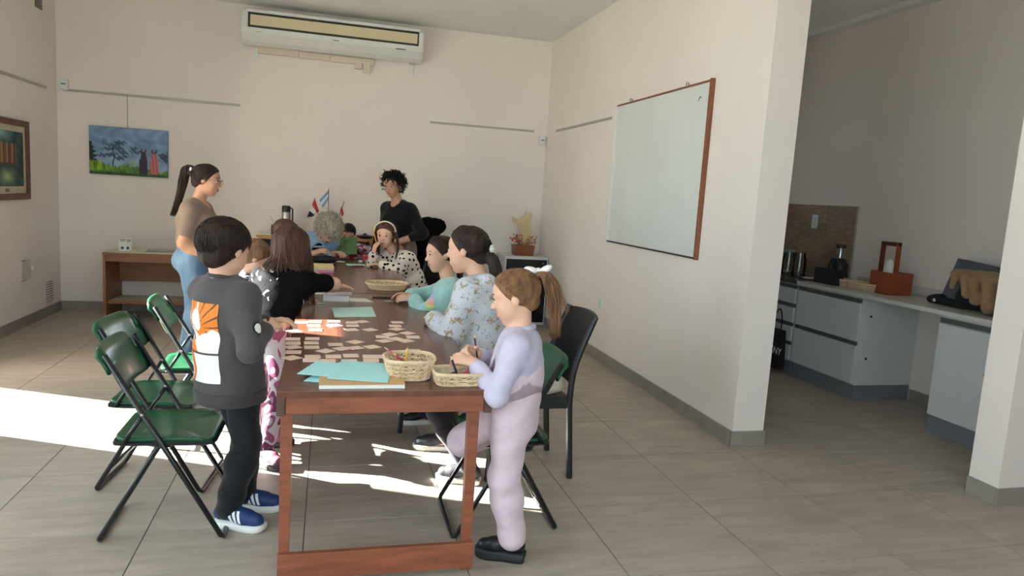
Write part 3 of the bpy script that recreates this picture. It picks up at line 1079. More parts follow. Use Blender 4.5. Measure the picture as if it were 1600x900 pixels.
class Person:
    def __init__(s, label, h, P, N, f, Hc, Hf, arms, legs, skin=SKIN, res=.006, group=None, adult=False, hs=1.0, roll=0.0, shw=1.0, wid=1.0):
        s.h, s.res, s.adult, s.skin = h, res, adult, skin
        s.P, s.N, s.Hc = A(*P), A(*N), A(*Hc)
        s.base = A(P[0], P[1], 0)
        s.root = empty('person', tuple(s.base), label, 'person', group)
        s.f = unit(A(f[0], f[1], 0))
        s.up = unit(s.N - s.P)
        s.right = unit(np.cross(s.f, A(0, 0, 1)))
        s.fw = unit(np.cross(s.up, s.right))
        s.H = (.145 if adult else .178) * h * hs
        s.wid = wid
        # head frame
        s.hf = unit(Hf)
        hr = unit(np.cross(s.hf, A(0, 0, 1)))
        hu = np.cross(hr, s.hf)
        c_, s_ = math.cos(roll), math.sin(roll)
        s.hr, s.hu = c_ * hr + s_ * hu, -s_ * hr + c_ * hu
        s.sh = (.098 if not adult else .105) * h * shw
        S0 = s.N - s.up * .035 * h
        s.S = {'R': S0 + s.right * s.sh, 'L': S0 - s.right * s.sh}
        s.Hp = {'R': s.P + s.right * .048 * h - A(0, 0, .012 * h), 'L': s.P - s.right * .048 * h - A(0, 0, .012 * h)}
        s.E, s.W, s.hand = {}, {}, {}
        for k, a in arms.items():
            s.W[k] = A(*a['w'])
            s.E[k] = ik(s.S[k], s.W[k], .17 * h, .148 * h, A(*a['e']))
            s.hand[k] = a
        s.K, s.An, s.toe = {}, {}, {}
        for k, l in legs.items():
            s.An[k] = A(*l['a'])
            q_ = 1.0
            if l['s']:  # nearly straight leg: bone lengths follow the hip-ankle distance
                q_ = np.linalg.norm(s.An[k] - s.Hp[k]) / (.473 * h * l['s'])
            s.K[k] = ik(s.Hp[k], s.An[k], .238 * h * q_, .235 * h * q_, A(*l['k']))
            s.toe[k] = unit(A(*l['t']))

    def hl(s, x, y, z):
        """head-local (in head heights) to world"""
        return s.Hc + s.H * (x * s.hr + y * s.hf + z * s.hu)

    def hell(s, c, r, k, kind='e'):
        return (kind, s.hl(*c), np.array([s.hr, s.hf, s.hu]), np.array(r) * s.H, k * s.H)

    def hcone(s, a, b, ra, rb, k):
        return ('c', s.hl(*a), s.hl(*b), ra * s.H, rb * s.H, k * s.H)

    def head(s):
        e, c = s.hell, s.hcone
        w = 1.0 if not s.adult else .95
        L = [e((0, -.05, .15), (.345 * w, .425, .35), .05), e((0, .10, -.13), (.275 * w, .26, .335), .12 if not s.adult else .07),
             c((0, .10, -.22), (0, .20, -.39), .19 if not s.adult else .15, .105 if not s.adult else .095, .10),
             c((.13, .22, -.12), (.13, .20, -.2), .11, .1, .1), c((-.13, .22, -.12), (-.13, .20, -.2), .11, .1, .1),
             e((0, .27, .13), (.24, .07, .08), .1)]
        for x in (-1, 1):
            L.append(e((x * .145, .385, .005), (.085, .055, .05), .03, 'n'))
            L.append(e((x * .145, .318, .005), (.066, .05, .05), .015))
            L.append(e((x * .345 * w, -.03, -.02), (.035, .075, .11), .03))
        L += [c((0, .335, .03), (0, .425, -.115), .028, .048, .05), c((-.04, .385, -.125), (.04, .385, -.125), .032, .032, .03),
              c((-.07, .345, -.255), (.07, .345, -.255), .026, .026, .04), c((-.055, .338, -.295), (.055, .338, -.295), .028, .028, .04)]
        return L

    def hand_prims(s, k):
        a = s.hand[k]
        W, L = s.W[k], .108 * s.h
        d = unit(A(*a.get('d', tuple(unit(W - s.E[k])))))
        n = A(*a.get('n', (0, 0, -1)))
        n = unit(n - d * (n @ d))
        lat = np.cross(d, n) * (1 if k == 'R' else -1)  # towards the thumb
        curl = a.get('curl', .5)
        out = [('t', W, W + d * L * .42, lat, n, (.15 * L, .11 * L), (.20 * L, .10 * L), .012)]
        r = .058 * L
        for i, (off, ln) in enumerate(((.165, .42), (.058, .47), (-.052, .44), (-.155, .34))):
            p = W + d * L * .45 + lat * off * L
            dirv = unit(d + lat * off * .5)
            seg = ln * L / 3 * 1.15
            ang = 0
            for j in range(3):
                ang += curl * (.5, .75, .6)[j]
                dv = dirv * math.cos(ang) + n * math.sin(ang)
                q = p + dv * seg
                out.append(('c', p, q, r * (1 - .06 * j), r * (.94 - .06 * j), .003))
                p = q
        p = W + d * L * .14 + lat * L * .15
        for j in range(2):
            dv = unit(d * (.75 + .2 * j) + lat * (.7 - .45 * j) + n * (.35 + .3 * j))
            q = p + dv * L * .19
            out.append(('c', p, q, r * 1.2, r * 1.0, .006))
            p = q
        return out

    def torso(s, g=0.0, belly=0.0, bust=0.0):
        h, P, N, r, f, w = s.h, s.P, s.N, s.right, s.fw, s.wid
        U = N - P
        L = []
        st = [(P - A(0, 0, .01 * h), .088 * w, .072 * w), (P + U * .35, .080 * w, .064 * w), (P + U * .66, .090 * w, .068 * w), (P + U * .86, .086 * w, .058 * w)]
        for (a, wa, da), (b, wb, db) in zip(st, st[1:]):
            L.append(('t', a, b, r, f, (wa * h + g, da * h + g), (wb * h + g, db * h + g), .05 * h))
        for k in 'RL':
            L.append(('c', P + U * .87, s.S[k], .043 * h + g * .8, .033 * h + g * .8, .045 * h))
        if bust:
            for x in (-1, 1):
                L.append(('e', P + U * .63 + f * .052 * h + r * x * .042 * h, np.eye(3), np.array([1, 1, 1.05]) * (.042 * h * bust + g), .03 * h))
        if belly:
            L.append(('e', P + U * .28 + f * .02 * h, np.eye(3), np.array([.09, .08, .09]) * h * belly + g, .05 * h))
        return L

    def arms(s, g=0.0, upto=2.0, k=None, cuffs=0.0):
        """upto: 1 = elbow, 2 = wrist"""
        h = s.h
        L = []
        for q in (k or s.E):
            S, E, W = s.S[q], s.E[q], s.W[q]
            t1 = min(upto, 1)
            L.append(('c', S, S + (E - S) * t1, .0325 * h + g, (.0325 - .0065 * t1) * h + g, .022 * h))
            if upto > 1:
                t2 = upto - 1
                L.append(('c', E, E + (W - E) * t2, .026 * h + g, (.026 - .007 * t2) * h + g * (1 - .35 * t2), .015 * h))
                if cuffs:
                    c0 = E + (W - E) * (t2 - .16)
                    L.append(('c', c0, E + (W - E) * (t2 - .04), .021 * h + g * .75 + cuffs, .020 * h + g * .7 + cuffs * .6, .008))
        return L

    def legs(s, g=0.0, upto=2.0, g2=None, low=0.0):
        h = s.h
        g2 = g if g2 is None else g2
        L = []
        for q in s.K:
            Hj, K, An = s.Hp[q], s.K[q], s.An[q]
            t1 = min(upto, 1)
            L.append(('c', Hj, Hj + (K - Hj) * t1, .054 * h * s.wid + g, (.054 * s.wid - .016 * t1) * h + g, .035 * h))
            if upto > 1:
                t2 = upto - 1
                mid = K + (An - K) * .3
                L.append(('c', K, mid, .036 * h + g2, .036 * h + g2, .02 * h))
                L.append(('c', mid, K + (An - K) * t2, .036 * h + g2, (.024 if t2 > .8 else .03) * h + g2 + low, .02 * h))
        return L

    def body(s):
        h = s.h
        L = s.torso() + s.arms() + s.legs() + s.head()
        L.append(('c', s.hl(0, -.09, -.22), s.N - s.up * .02 * h, (.034 if not s.adult else .031) * h, (.038 if not s.adult else .034) * h, .015 * h))
        for k in s.W:
            L += s.hand_prims(k)
        for k in s.An:
            a = s.An[k]
            t = s.toe[k]
            dn = A(0, 0, -.03 * h) if abs(t[2]) < .5 else A(0, 0, 0)
            L.append(('c', a + dn * .6, a + t * .085 * h + dn, .019 * h, .014 * h, .015 * h))
        o = blob('body', L, s.res, s.skin, s.root, s.base)
        return o

    def face(s, brow, lips=LIPS, lids=None):
        H = s.H
        for x in (-1, 1):
            # eye: white ball with an iris facing forward
            m = MB()
            M_ = Matrix((s.hr, s.hf, s.hu)).transposed()
            c = Vector(s.hl(x * .145, .322, .004) - s.base)
            m.ball(c, (.058 * H, .055 * H, .036 * H), 14, 10, M_)
            m.cur = 1
            ci = Vector(s.hl(x * .140, .362, .004) - s.base)
            m.ball(ci, (.027 * H, .019 * H, .03 * H), 10, 8, M_)
            m.build('eye', [EYE_W, IRIS], s.root, 'all')
            MB().tube([Vector(s.hl(x * a, b, c_) - s.base) for a, b, c_ in ((.085, .365, .02), (.145, .385, .05), (.205, .348, .025))], [.006 * H, .012 * H, .006 * H], 6).build('eyelash', brow, s.root, 'all')
            MB().tube([Vector(s.hl(x * a, b, c_) - s.base) for a, b, c_ in ((.06, .365, .105), (.15, .365, .135), (.235, .30, .105))], [.014 * H, .016 * H, .006 * H], 6, flat=.7).build('eyebrow', brow, s.root, 'all')
        m = MB()
        m.tube([Vector(s.hl(a, b, c_) - s.base) for a, b, c_ in ((-.095, .345, -.27), (-.045, .375, -.256), (0, .378, -.262), (.045, .375, -.256), (.095, .345, -.27))], [.008 * H, .018 * H, .017 * H, .018 * H, .008 * H], 6)
        m.tube([Vector(s.hl(a, b, c_) - s.base) for a, b, c_ in ((-.09, .345, -.275), (0, .372, -.296), (.09, .345, -.275))], [.007 * H, .022 * H, .007 * H], 6)
        m.build('lips', lips, s.root, 'all')

    # ---------------------------------------------------------------- hair
    def skull(s, d, g=0.0):
        d = unit(d)
        return A(0, -.055, .15) + A(.375 + g, .45 + g, .375 + g) * d

    def cap(s, g=0.0, n=(0, .8, -.6), c=.06):
        nn = unit(A(*n))
        wn = nn[0] * s.hr + nn[1] * s.hf + nn[2] * s.hu
        p0 = s.Hc + s.H * (c * wn)
        return [s.hell((0, -.055, .15), (.37 + g, .445 + g, .37 + g), .03)], [(p0, wn)]

    def locks(s, m, paths, r, n=5, flat=.6, taper=True):
        """hair locks: head-local point lists"""
        for P_ in paths:
            W_ = [Vector(s.hl(*p) - s.base) for p in P_]
            q = catmull(W_, 3)
            k = len(q)
            rr = r if not callable(r) else r()
            m.tube(q, [rr * s.H * ((.55 + .45 * math.sin(math.pi * min(1, .25 + i / k))) if taper else 1) * (1 if i < k - 2 else .45) for i in range(k)], n, flat=flat)

    def drape(s, p, drop, out=None, rad=.105):
        """hang from world point p by gravity, kept outside the torso; list of world points"""
        P_ = []
        n = max(2, int(drop / .05))
        q = p.copy()
        for i in range(n):
            q = q + A(0, 0, -drop / n)
            if out is not None:
                q = q + out * (drop / n) * .12
            for a, b, r in ((s.P, s.N, rad * s.h), (s.S['R'], s.S['L'], .056 * s.h), (s.S['R'], s.E['R'], .05 * s.h), (s.S['L'], s.E['L'], .05 * s.h)):
                d = b - a
                t = min(1, max(0, float((q - a) @ d / (d @ d))))
                v = q - (a + d * t)
                L_ = np.linalg.norm(v)
                if L_ < r:
                    v[2] = max(v[2], 0) * .3
                    q = q + unit(v) * (r - L_) * .8
            P_.append(q.copy())
        return P_

    def to_local(s, w):
        v = (w - s.Hc) / s.H
        return (float(v @ s.hr), float(v @ s.hf), float(v @ s.hu))

    def pulled_back(s, m, root, cnt=90, r=.022, side=1.0):
        """locks combed over the skull from the hairline to a tie at root (head-local)"""
        rd = unit(A(*root) - A(0, -.055, .15))
        paths = []
        for i in range(cnt):
            a = (i + .5) / cnt * 2 * math.pi
            # hairline circle: plane n.p = c
            nn = unit(A(0, .8, -.6))
            e1, e2 = A(1, 0, 0), unit(np.cross(nn, A(1, 0, 0)))
            st = unit(nn * .16 + e1 * math.cos(a) + e2 * math.sin(a) + rng.normal(0, .02, 3))
            P_ = []
            for t in np.linspace(0, 1, 6):
                d = unit(st * (1 - t) + rd * t)
                P_.append(tuple(s.skull(d, .008 + rng.normal(0, .003))))
            paths.append(P_)
        s.locks(m, paths, r)

    def shoes(s, upper, sole, L=None, name='shoe', collar=1.0, thick=.028, stripes=None, laces=None, trim=None):
        L = L or .165 * s.h
        for k in s.An:
            t, a = s.toe[k], s.An[k]
            if abs(t[2]) < .5:
                t = unit(A(t[0], t[1], 0))
                up = A(0, 0, 1)
            else:
                up = unit(A(0, 0, 1) - t * t[2])
                if up @ A(1, 0, 0) * 0 + 1 > 2: pass
                up = unit(np.cross(np.cross(t, A(s.fw[0], s.fw[1], .0)), t)) * -1
            lat = np.cross(t, up)
            gd = a - up * (a[2] if abs(t[2]) < .5 else .055 * s.h)  # sole plane point below the ankle
            heel = gd - t * .27 * L
            def Q(x, y, z):
                return heel + t * x * L + lat * y * L + up * z * L
            th = thick / L
            root = s.root
            out = []
            for x, w_ in ((0.02, .07), (.0, .11), (.05, .145), (.2, .155), (.4, .148), (.6, .172), (.75, .182), (.88, .165), (.97, .11), (1.0, .0)):
                out.append((x, w_))
            ol = [(x, w_) for x, w_ in out] + [(x, -w_) for x, w_ in out[-2::-1]]
            pr = [('c', Q(.14, 0, th + .13), Q(.30, 0, th + .18), .135 * L, .14 * L, .05 * L), ('c', Q(.3, 0, th + .16), Q(.62, 0, th + .095), .15 * L, .145 * L, .06 * L),
                  ('c', Q(.62, 0, th + .075), Q(.82, 0, th + .05), .15 * L, .135 * L, .06 * L), ('c', Q(.22, 0, th + .2), Q(.25, 0, th + .22 + .12 * collar), .135 * L, .12 * L, .04 * L)]
            o = blob(name, pr, .0055, upper, root, s.base, cuts=[(Q(0, 0, th * .75), -up)])
            vs = []
            for z, g in ((0, .94), (th * .3, 1.0), (th * .9, 1.01), (th, .97)):
                for x, y in ol:
                    vs.append(Q(.5 + (x - .5) * g, y * g * 1.02, z + (.02 * max(0, (x - .8) / .2) ** 2)) - s.base)
            n = len(ol)
            fs = [tuple(range(n - 1, -1, -1)), tuple(3 * n + i for i in range(n))]
            for j in range(3):
                fs += [(j * n + i, j * n + (i + 1) % n, (j + 1) * n + (i + 1) % n, (j + 1) * n + i) for i in range(n)]
            MB().add(vs, fs).build('sole', sole, o, 'all')
            if laces:
                for i in range(4):
                    x = .40 + .075 * i
                    z = th + .315 - .042 * i
                    MB().tube([Vector(Q(x, -.07, z - .03) - s.base), Vector(Q(x + .02, 0, z + .005) - s.base), Vector(Q(x + .01, .07, z - .03) - s.base)], .0028, 5).build('lace', laces, o)
            if stripes:
                for sd in (-1, 1):
                    bv = BVHTree.FromPolygons([Vector(v.co) for v in o.data.vertices], [tuple(p.vertices) for p in o.data.polygons])
                    for i in range(3):
                        vs, fs = [], []
                        for j in range(5):
                            for e in (0, 1):
                                v = j / 4
                                p = Q(.33 + .085 * i + .05 * e + .055 * (1 - v) * 1.2, sd * .3, th + .04 + .19 * v) - s.base
                                hit = bv.ray_cast(Vector(p), Vector(-lat * sd))
                                q = hit[0] + hit[1] * .002 if hit[0] is not None else Vector(p) - Vector(lat * sd * .14 * L)
                                vs.append(q)
                        for j in range(4):
                            fs.append((2 * j, 2 * j + 1, 2 * j + 3, 2 * j + 2))
                        MB().add(vs, fs).build('stripe', stripes, o, fix=False)


def hair_mat(name, a, b, rough=.58):
    return mat(name, a, rough, col2=b, scale=55, stretch=(1, 1, .12), bump=.25, spec=.3, detail=2)


def wrist(w, e, **k):
    return dict(w=w, e=e, **k)


def leg(a, k, t, s=0):
    return dict(a=a, k=k, t=t, s=s)

# ================================================================== fabrics
def pattern_mat(name, kind, cols, scale, rough=.8, stretch=(1, 1, 1), thr=.35, bump=.15):
    if name in MATS:
        return MATS[name]
    m = bpy.data.materials.new(name)
    m.use_nodes = True
    N, L = m.node_tree.nodes, m.node_tree.links
    p = N['Principled BSDF']
    p.inputs['Roughness'].default_value = rough
    p.inputs['Specular IOR Level'].default_value = .06
    tc = N.new('ShaderNodeTexCoord')
    mp = N.new('ShaderNodeMapping')
    mp.inputs['Scale'].default_value = stretch
    L.new(tc.outputs['Object'], mp.inputs[0])

    def ramp(src, els, const=True):
        r = N.new('ShaderNodeValToRGB')
        r.color_ramp.interpolation = 'CONSTANT' if const else 'LINEAR'
        e = r.color_ramp.elements
        while len(e) < len(els):
            e.new(.5)
        for x, (ps, c) in zip(e, els):
            x.position = ps
            x.color = lin(*c)
        L.new(src, r.inputs[0])
        return r.outputs[0]

    if kind == 'dots':
        v = N.new('ShaderNodeTexVoronoi')
        v.inputs['Scale'].default_value = scale
        v.inputs['Randomness'].default_value = .55
        L.new(mp.outputs[0], v.inputs['Vector'])
        col = ramp(v.outputs['Distance'], [(0, cols[1]), (thr, cols[0])])
    elif kind == 'stripes':
        sx = N.new('ShaderNodeSeparateXYZ')
        L.new(mp.outputs[0], sx.inputs[0])
        a = N.new('ShaderNodeMath'); a.operation = 'MULTIPLY'; a.inputs[1].default_value = scale
        L.new(sx.outputs[2], a.inputs[0])
        b = N.new('ShaderNodeMath'); b.operation = 'FRACT'
        L.new(a.outputs[0], b.inputs[0])
        col = ramp(b.outputs[0], [(0, cols[0]), (thr, cols[1])])
    elif kind == 'swirl':
        n = N.new('ShaderNodeTexNoise')
        n.inputs['Scale'].default_value = scale
        n.inputs['Distortion'].default_value = 2.5
        n.inputs['Detail'].default_value = 1
        L.new(mp.outputs[0], n.inputs['Vector'])
        k = len(cols)
        col = ramp(n.outputs['Fac'], [(.28 + .44 * i / k, c) for i, c in enumerate(cols)])
    elif kind == 'floral':
        n = N.new('ShaderNodeTexNoise'); n.inputs['Scale'].default_value = 70; n.inputs['Detail'].default_value = 2
        L.new(mp.outputs[0], n.inputs['Vector'])
        ad = N.new('ShaderNodeMix'); ad.data_type = 'RGBA'; ad.blend_type = 'LINEAR_LIGHT'; ad.inputs[0].default_value = .035
        L.new(mp.outputs[0], ad.inputs[6]); L.new(n.outputs['Color'], ad.inputs[7])
        v1 = N.new('ShaderNodeTexVoronoi'); v1.inputs['Scale'].default_value = scale
        v2 = N.new('ShaderNodeTexVoronoi'); v2.inputs['Scale'].default_value = scale * 1.9
        L.new(ad.outputs[2], v1.inputs['Vector']); L.new(ad.outputs[2], v2.inputs['Vector'])
        c1 = ramp(v1.outputs['Distance'], [(0, cols[2]), (.09, cols[1]), (.28, cols[0])])
        c2 = ramp(v2.outputs['Distance'], [(0, cols[3]), (.25, cols[0])])
        mx = N.new('ShaderNodeMix'); mx.data_type = 'RGBA'; mx.blend_type = 'DARKEN'; mx.inputs[0].default_value = 1
        L.new(c1, mx.inputs[6]); L.new(c2, mx.inputs[7])
        col = mx.outputs[2]
    L.new(col, p.inputs['Base Color'])
    nz = N.new('ShaderNodeTexNoise'); nz.inputs['Scale'].default_value = 60
    L.new(tc.outputs['Object'], nz.inputs['Vector'])
    bn = N.new('ShaderNodeBump'); bn.inputs['Strength'].default_value = bump; bn.inputs['Distance'].default_value = .01
    L.new(nz.outputs['Fac'], bn.inputs['Height']); L.new(bn.outputs[0], p.inputs['Normal'])
    MATS[name] = m
    return m


def fabric(name, col, var=.1, rough=.85, scale=30, bump=.15):
    return mat(name, col, rough, var, scale, bump=bump, bscale=45, spec=.2, sheen=.15)


BROWN_D = hair_mat('hair_dark_brown', (32, 22, 19), (64, 46, 38))
BROWN_M = hair_mat('hair_brown', (58, 38, 30), (96, 66, 52))
BROWN_L = hair_mat('hair_light_brown', (96, 66, 46), (150, 110, 78))
BLACK_H = hair_mat('hair_black', (14, 12, 12), (38, 32, 30))
GREY_H = hair_mat('hair_grey', (146, 136, 118), (214, 203, 182), .55)
BROW = mat('brow_dark', (44, 30, 24), .7)
WR = (.0028, 34, 52)   # cloth folds
WR2 = (.0038, 26, 44)


def ponytail(s, m, pts, cnt, spread, r=.03, r0=.35):
    """locks from the tie along pts (head-local), fanning out by spread"""
    paths = []
    for i in range(cnt):
        o = rng.normal(0, 1, 3)
        o = o / max(1, np.linalg.norm(o))
        P_ = []
        for j, p in enumerate(pts):
            t = j / (len(pts) - 1)
            w_ = spread * (r0 + (1 - r0) * math.sin(min(1, t * 1.3) * math.pi * .5)) * (1 if t < .8 else .75)
            P_.append(tuple(A(*p) + o * A(.9, .9, .35) * w_ + rng.normal(0, .008, 3)))
        paths.append(P_)
    s.locks(m, paths, r, 5, .7)


def hair(s, m_, prims, cuts, mb=None, noise=(.0016, 120, 25), name='hair', h=.006):
    o = blob(name, prims, h, m_, s.root, s.base, cuts=cuts, noise=noise)
    if mb is not None and mb.v:
        k = mb.build('hair_locks', m_, o, 'all', fix=False)
    return o


# ---------------------------------------------------------------- the boy in the grey sweatshirt
s = Person('boy with short dark hair in charcoal sweatshirt, orange and white back print', 1.23,
           (-1.505, .685, .625), (-1.535, .668, .985), (.72, .69), (-1.533, .672, 1.118), (.62, .76, -.12),
           {'R': wrist((-1.375, .665, .80), (-1.37, .48, .60), d=(.55, .75, .25), n=(-.4, .4, -.6), curl=.7),
            'L': wrist((-1.375, .83, .80), (-1.60, .95, .62), d=(.9, -.1, .2), n=(0, 0, -1), curl=.6)},
           {'R': leg((-1.500, .600, .075), (-1.30, .60, .35), (.91, -.41, 0), .985), 'L': leg((-1.455, .752, .075), (-1.25, .75, .35), (.97, -.2, 0), .985)},
           res=.0055, hs=1.06)
s.body(); s.face(BROW)
GREY_SW = fabric('sweatshirt_charcoal', (80, 74, 76), .06)
pr = s.torso(.022) + s.arms(.016, 1.92, cuffs=.004)
pr.append(('t', s.P - A(0, 0, .085), s.P + s.up * .1, s.right, s.fw, (.142, .134), (.136, .122), .03))
sw = blob('sweatshirt', pr, .007, GREY_SW, s.root, s.base, cuts=[(s.P - A(0, 0, .112), A(0, 0, -1))], noise=WR)
RIB = fabric('rib_charcoal', (72, 66, 68), .06)
blob('hem_band', [('t', s.P - A(0, 0, .10), s.P - A(0, 0, .055), s.right, s.fw, (.143, .136), (.145, .138), .01)], .006, RIB, sw, A(0, 0, 0) + s.base, cuts=[(s.P - A(0, 0, .122), A(0, 0, -1)), (s.P - A(0, 0, .062), A(0, 0, 1))])
nb = s.N + s.up * .012
MB().tube([Vector(nb + s.right * .056 * math.cos(a) + s.fw * (.052 * math.sin(a)) + s.up * (.014 - .014 * math.sin(a)) - s.base) for a in np.linspace(0, 2 * math.pi, 20, endpoint=False)], .009, 6, True).build('collar', RIB, sw, 'all')
PANTS_B = fabric('trousers_black', (30, 30, 34), .12)
pr = [('t', s.P - A(0, 0, .05), s.P + s.up * .08, s.right, s.fw, (.100, .088), (.10, .086), .03)] + s.legs(.007, 1.99, .014, .006)
blob('trousers', pr, .007, PANTS_B, s.root, s.base, noise=(.0045, 30, 46))
s.shoes(mat('sneaker_blue', (26, 52, 104), .6, .15, 60, bump=.1), mat('sole_white', (228, 228, 224), .55, .03), .225, stripes=mat('stripe_white', (240, 240, 238), .5), laces=mat('lace_blue', (30, 52, 96), .7), thick=.028)
# flat print on the back of the sweatshirt: generic orange bursts and white shapes
bv = BVHTree.FromPolygons([Vector(v.co) for v in sw.data.vertices], [tuple(p.vertices) for p in sw.data.polygons])


def back_pos(u, v):
    c = s.P + (s.N - s.P) * (-.02 + .86 * v) + s.right * (-.100 + .185 * u)
    a = Vector(c - s.fw * .4 - s.base)
    hit = bv.ray_cast(a, Vector(s.fw))
    return hit[0] - Vector(s.fw) * .0025 if hit[0] is not None else None


def back_print(u, v):
    O, W_, K = (232, 128, 40), (240, 238, 236), (88, 60, 52)
    def rays(cx, cy, n):
        a = math.atan2(v - cy, (u - cx) * .6)
        return K if (math.sin(a * n) > .86 and math.hypot((u - cx) * .6, v - cy) > .12) else O
    c = None
    if v > .62 + .06 * math.sin(u * 9): c = rays(.45, .68, 17)
    elif v > .36: c = W_ if u > .42 + .1 * math.sin(v * 21) else (rays(.3, .45, 12) if v < .52 else (W_ if math.sin(u * 26 + v * 31) > -.3 else K))
    else: c = W_
    if ((u - .42) / .16) ** 2 + ((v - .78) / .14) ** 2 < 1: c = W_
    if abs(u - (.44 + .05 * (v - .8))) < .05 * (1.08 - v) * 4 and v > .8: c = W_
    if ((u - .70) / .28) ** 2 + ((v - .50) / .12) ** 2 < 1: c = W_
    if .36 < v < .39: c = K
    if abs(u - .30 - .04 * math.sin(v * 12)) < .10 * (.5 + v) and v < .36: c = rays(.3, .2, 11)
    if u < .16 and .45 < v < .86: c = W_ if math.sin(u * 50 + v * 40) > -.1 else (rays(.1, .66, 9))
    if v > .9 and not (abs(u - .44) < .03) and u < .12: c = None
    if u < .10 * (1 - v) * 2.2 and v < .45: c = None
    return c


painted_grid('back_print', vcol_mat('shirt_print', .75), sw, back_print, back_pos, 74, 110)
# round badge on the right sleeve
bp_ = s.S['R'] * .45 + s.E['R'] * .55
for r_, off, mm in ((.027, .0015, BLACK_PL), (.020, .003, PAPER)):
    def bpos(u, v, r_=r_, off=off):
        x, y = (u - .5) * 2, (v - .5) * 2
        if x * x + y * y > 1: return None
        dirv = unit(A(.75, -.65, .0)); lt = A(.65, .75, 0)
        a = Vector(bp_ + dirv * .3 + lt * x * r_ + A(0, 0, y * r_) - s.base)
        hit = bv.ray_cast(a, Vector(-dirv))
        return hit[0] + Vector(dirv) * off if hit[0] is not None else None
    o = painted_grid('sleeve_badge', mm, sw, lambda u, v: (255, 255, 255), bpos, 15, 15)
# short hair
pr, cu = s.cap(.022, (0, .72, -.69), .075)
pr += [s.hell((0, -.22, -.10), (.28, .22, .24), .08)]
mb = MB()
paths = []
for i in range(1500):
    d = unit(rng.normal(0, 1, 3))
    nn = unit(A(0, .72, -.69))
    p = s.skull(d, .03)
    if p @ nn > .07 or p[2] < -.36: continue
    t = unit(np.cross(np.cross(d, A(.1, .45, -1) + (A(0, 1.3, .9) if d[2] > .55 else 0)), d))
    if p[2] < .12 and p[1] > -.12: continue
    q_ = .5 if p[2] < .05 else 1
    paths.append([tuple(p - A(0, 0, 0)), tuple(s.skull(d + t * .13 * q_, .038)), tuple(s.skull(d + t * .27 * q_, .030 + rng.uniform(0, .010)))])
s.locks(mb, paths, lambda: rng.uniform(.008, .013), 4)
hair(s, BROWN_D, pr, cu, mb)

# ---------------------------------------------------------------- girl with long hair, reaching over the table
s = Person('girl with long brown hair, black t-shirt and swirl leggings, reaching over the table', 1.30,
           (-1.435, 1.50, .640), (-1.360, 1.755, .895), (.38, .92), (-1.338, 1.795, 1.030), (.50, .80, -.38),
           {'R': wrist((-1.085, 2.02, .800), (-1.0, 1.55, .90), d=(.75, .65, -.1), n=(0, 0, -1), curl=.25),
            'L': wrist((-1.30, 1.93, .735), (-1.48, 1.75, .85), d=(.8, .5, -.05), n=(0, 0, -1), curl=.35)},
           {'R': leg((-1.415, 1.27, .075), (-1.25, 1.40, .35), (.55, -.75, 0), .985), 'L': leg((-1.43, 1.50, .075), (-1.25, 1.55, .35), (.95, .1, 0), .985)},
           res=.006)
s.body(); s.face(BROW)
TEE_B = pattern_mat('tshirt_black_print', 'swirl', [(15, 15, 18), (15, 15, 18), (15, 15, 18), (16, 16, 19), (15, 15, 18), (15, 15, 18), (15, 15, 18), (200, 200, 208)], 5.0)
pr = s.torso(.014) + s.arms(.016, .66)
blob('t_shirt', pr, .007, TEE_B, s.root, s.base, cuts=[(s.P - s.up * .03, -s.up)], noise=WR)
LEGG = pattern_mat('leggings_swirl', 'swirl', [(98, 132, 142), (190, 176, 184), (150, 84, 110), (196, 184, 190), (120, 62, 90), (176, 134, 152), (80, 114, 130)], 3.6, stretch=(1, 1, .6))
blob('leggings', [('t', s.P - A(0, 0, .04), s.P + s.up * .06, s.right, s.fw, (.108, .095), (.10, .085), .03)] + s.legs(.006, 1.97, .008), .007, LEGG, s.root, s.base)
s.shoes(mat('sneaker_mauve', (128, 74, 92), .7, .3, 30), mat('sole_dark', (50, 46, 48), .6), .205, laces=mat('lace_black', (24, 24, 26), .7))
pr, cu = s.cap(.03, (0, .80, -.60), .05)
mb = MB()
paths = []
for i in range(380):
    d0 = unit(A(rng.uniform(-.2, .2), rng.uniform(-.4, .5), 1))
    ang = -math.pi / 2 + rng.uniform(-1, 1) * 2.2   # around the back and the sides, the face stays free
    e = unit(A(math.cos(ang), math.sin(ang), .1))
    p0, p1, p2 = s.skull(unit(d0 + e * .25), .03), s.skull(unit(d0 * .8 + e), .04), s.skull(unit(e + A(0, 0, -.12)), .045)
    wp = s.hl(*p2)
    hang = s.drape(wp, rng.uniform(.27, .36), unit(A(.5, .3, 0)), .095)
    hang = [h_ + rng.normal(0, .006, 3) for h_ in hang[1::2]]
    paths.append([tuple(p0), tuple(p1), tuple(p2)] + [s.to_local(h_) for h_ in hang])
s.locks(mb, paths, lambda: rng.uniform(.015, .030), 5, .5)
pr[0] = s.hell((0, -.075, .15), (.395, .44, .395), .03)
pr += [('c', s.hl(0, -.14, .05), s.hl(0, -.12, -.40), .31 * s.H, .26 * s.H, .05)]
cu = []
pr += [s.hell((0, .42, -.13), (.26, .24, .40), .03, 'n')]
hair(s, BROWN_M, pr, cu, mb, name='long_hair')

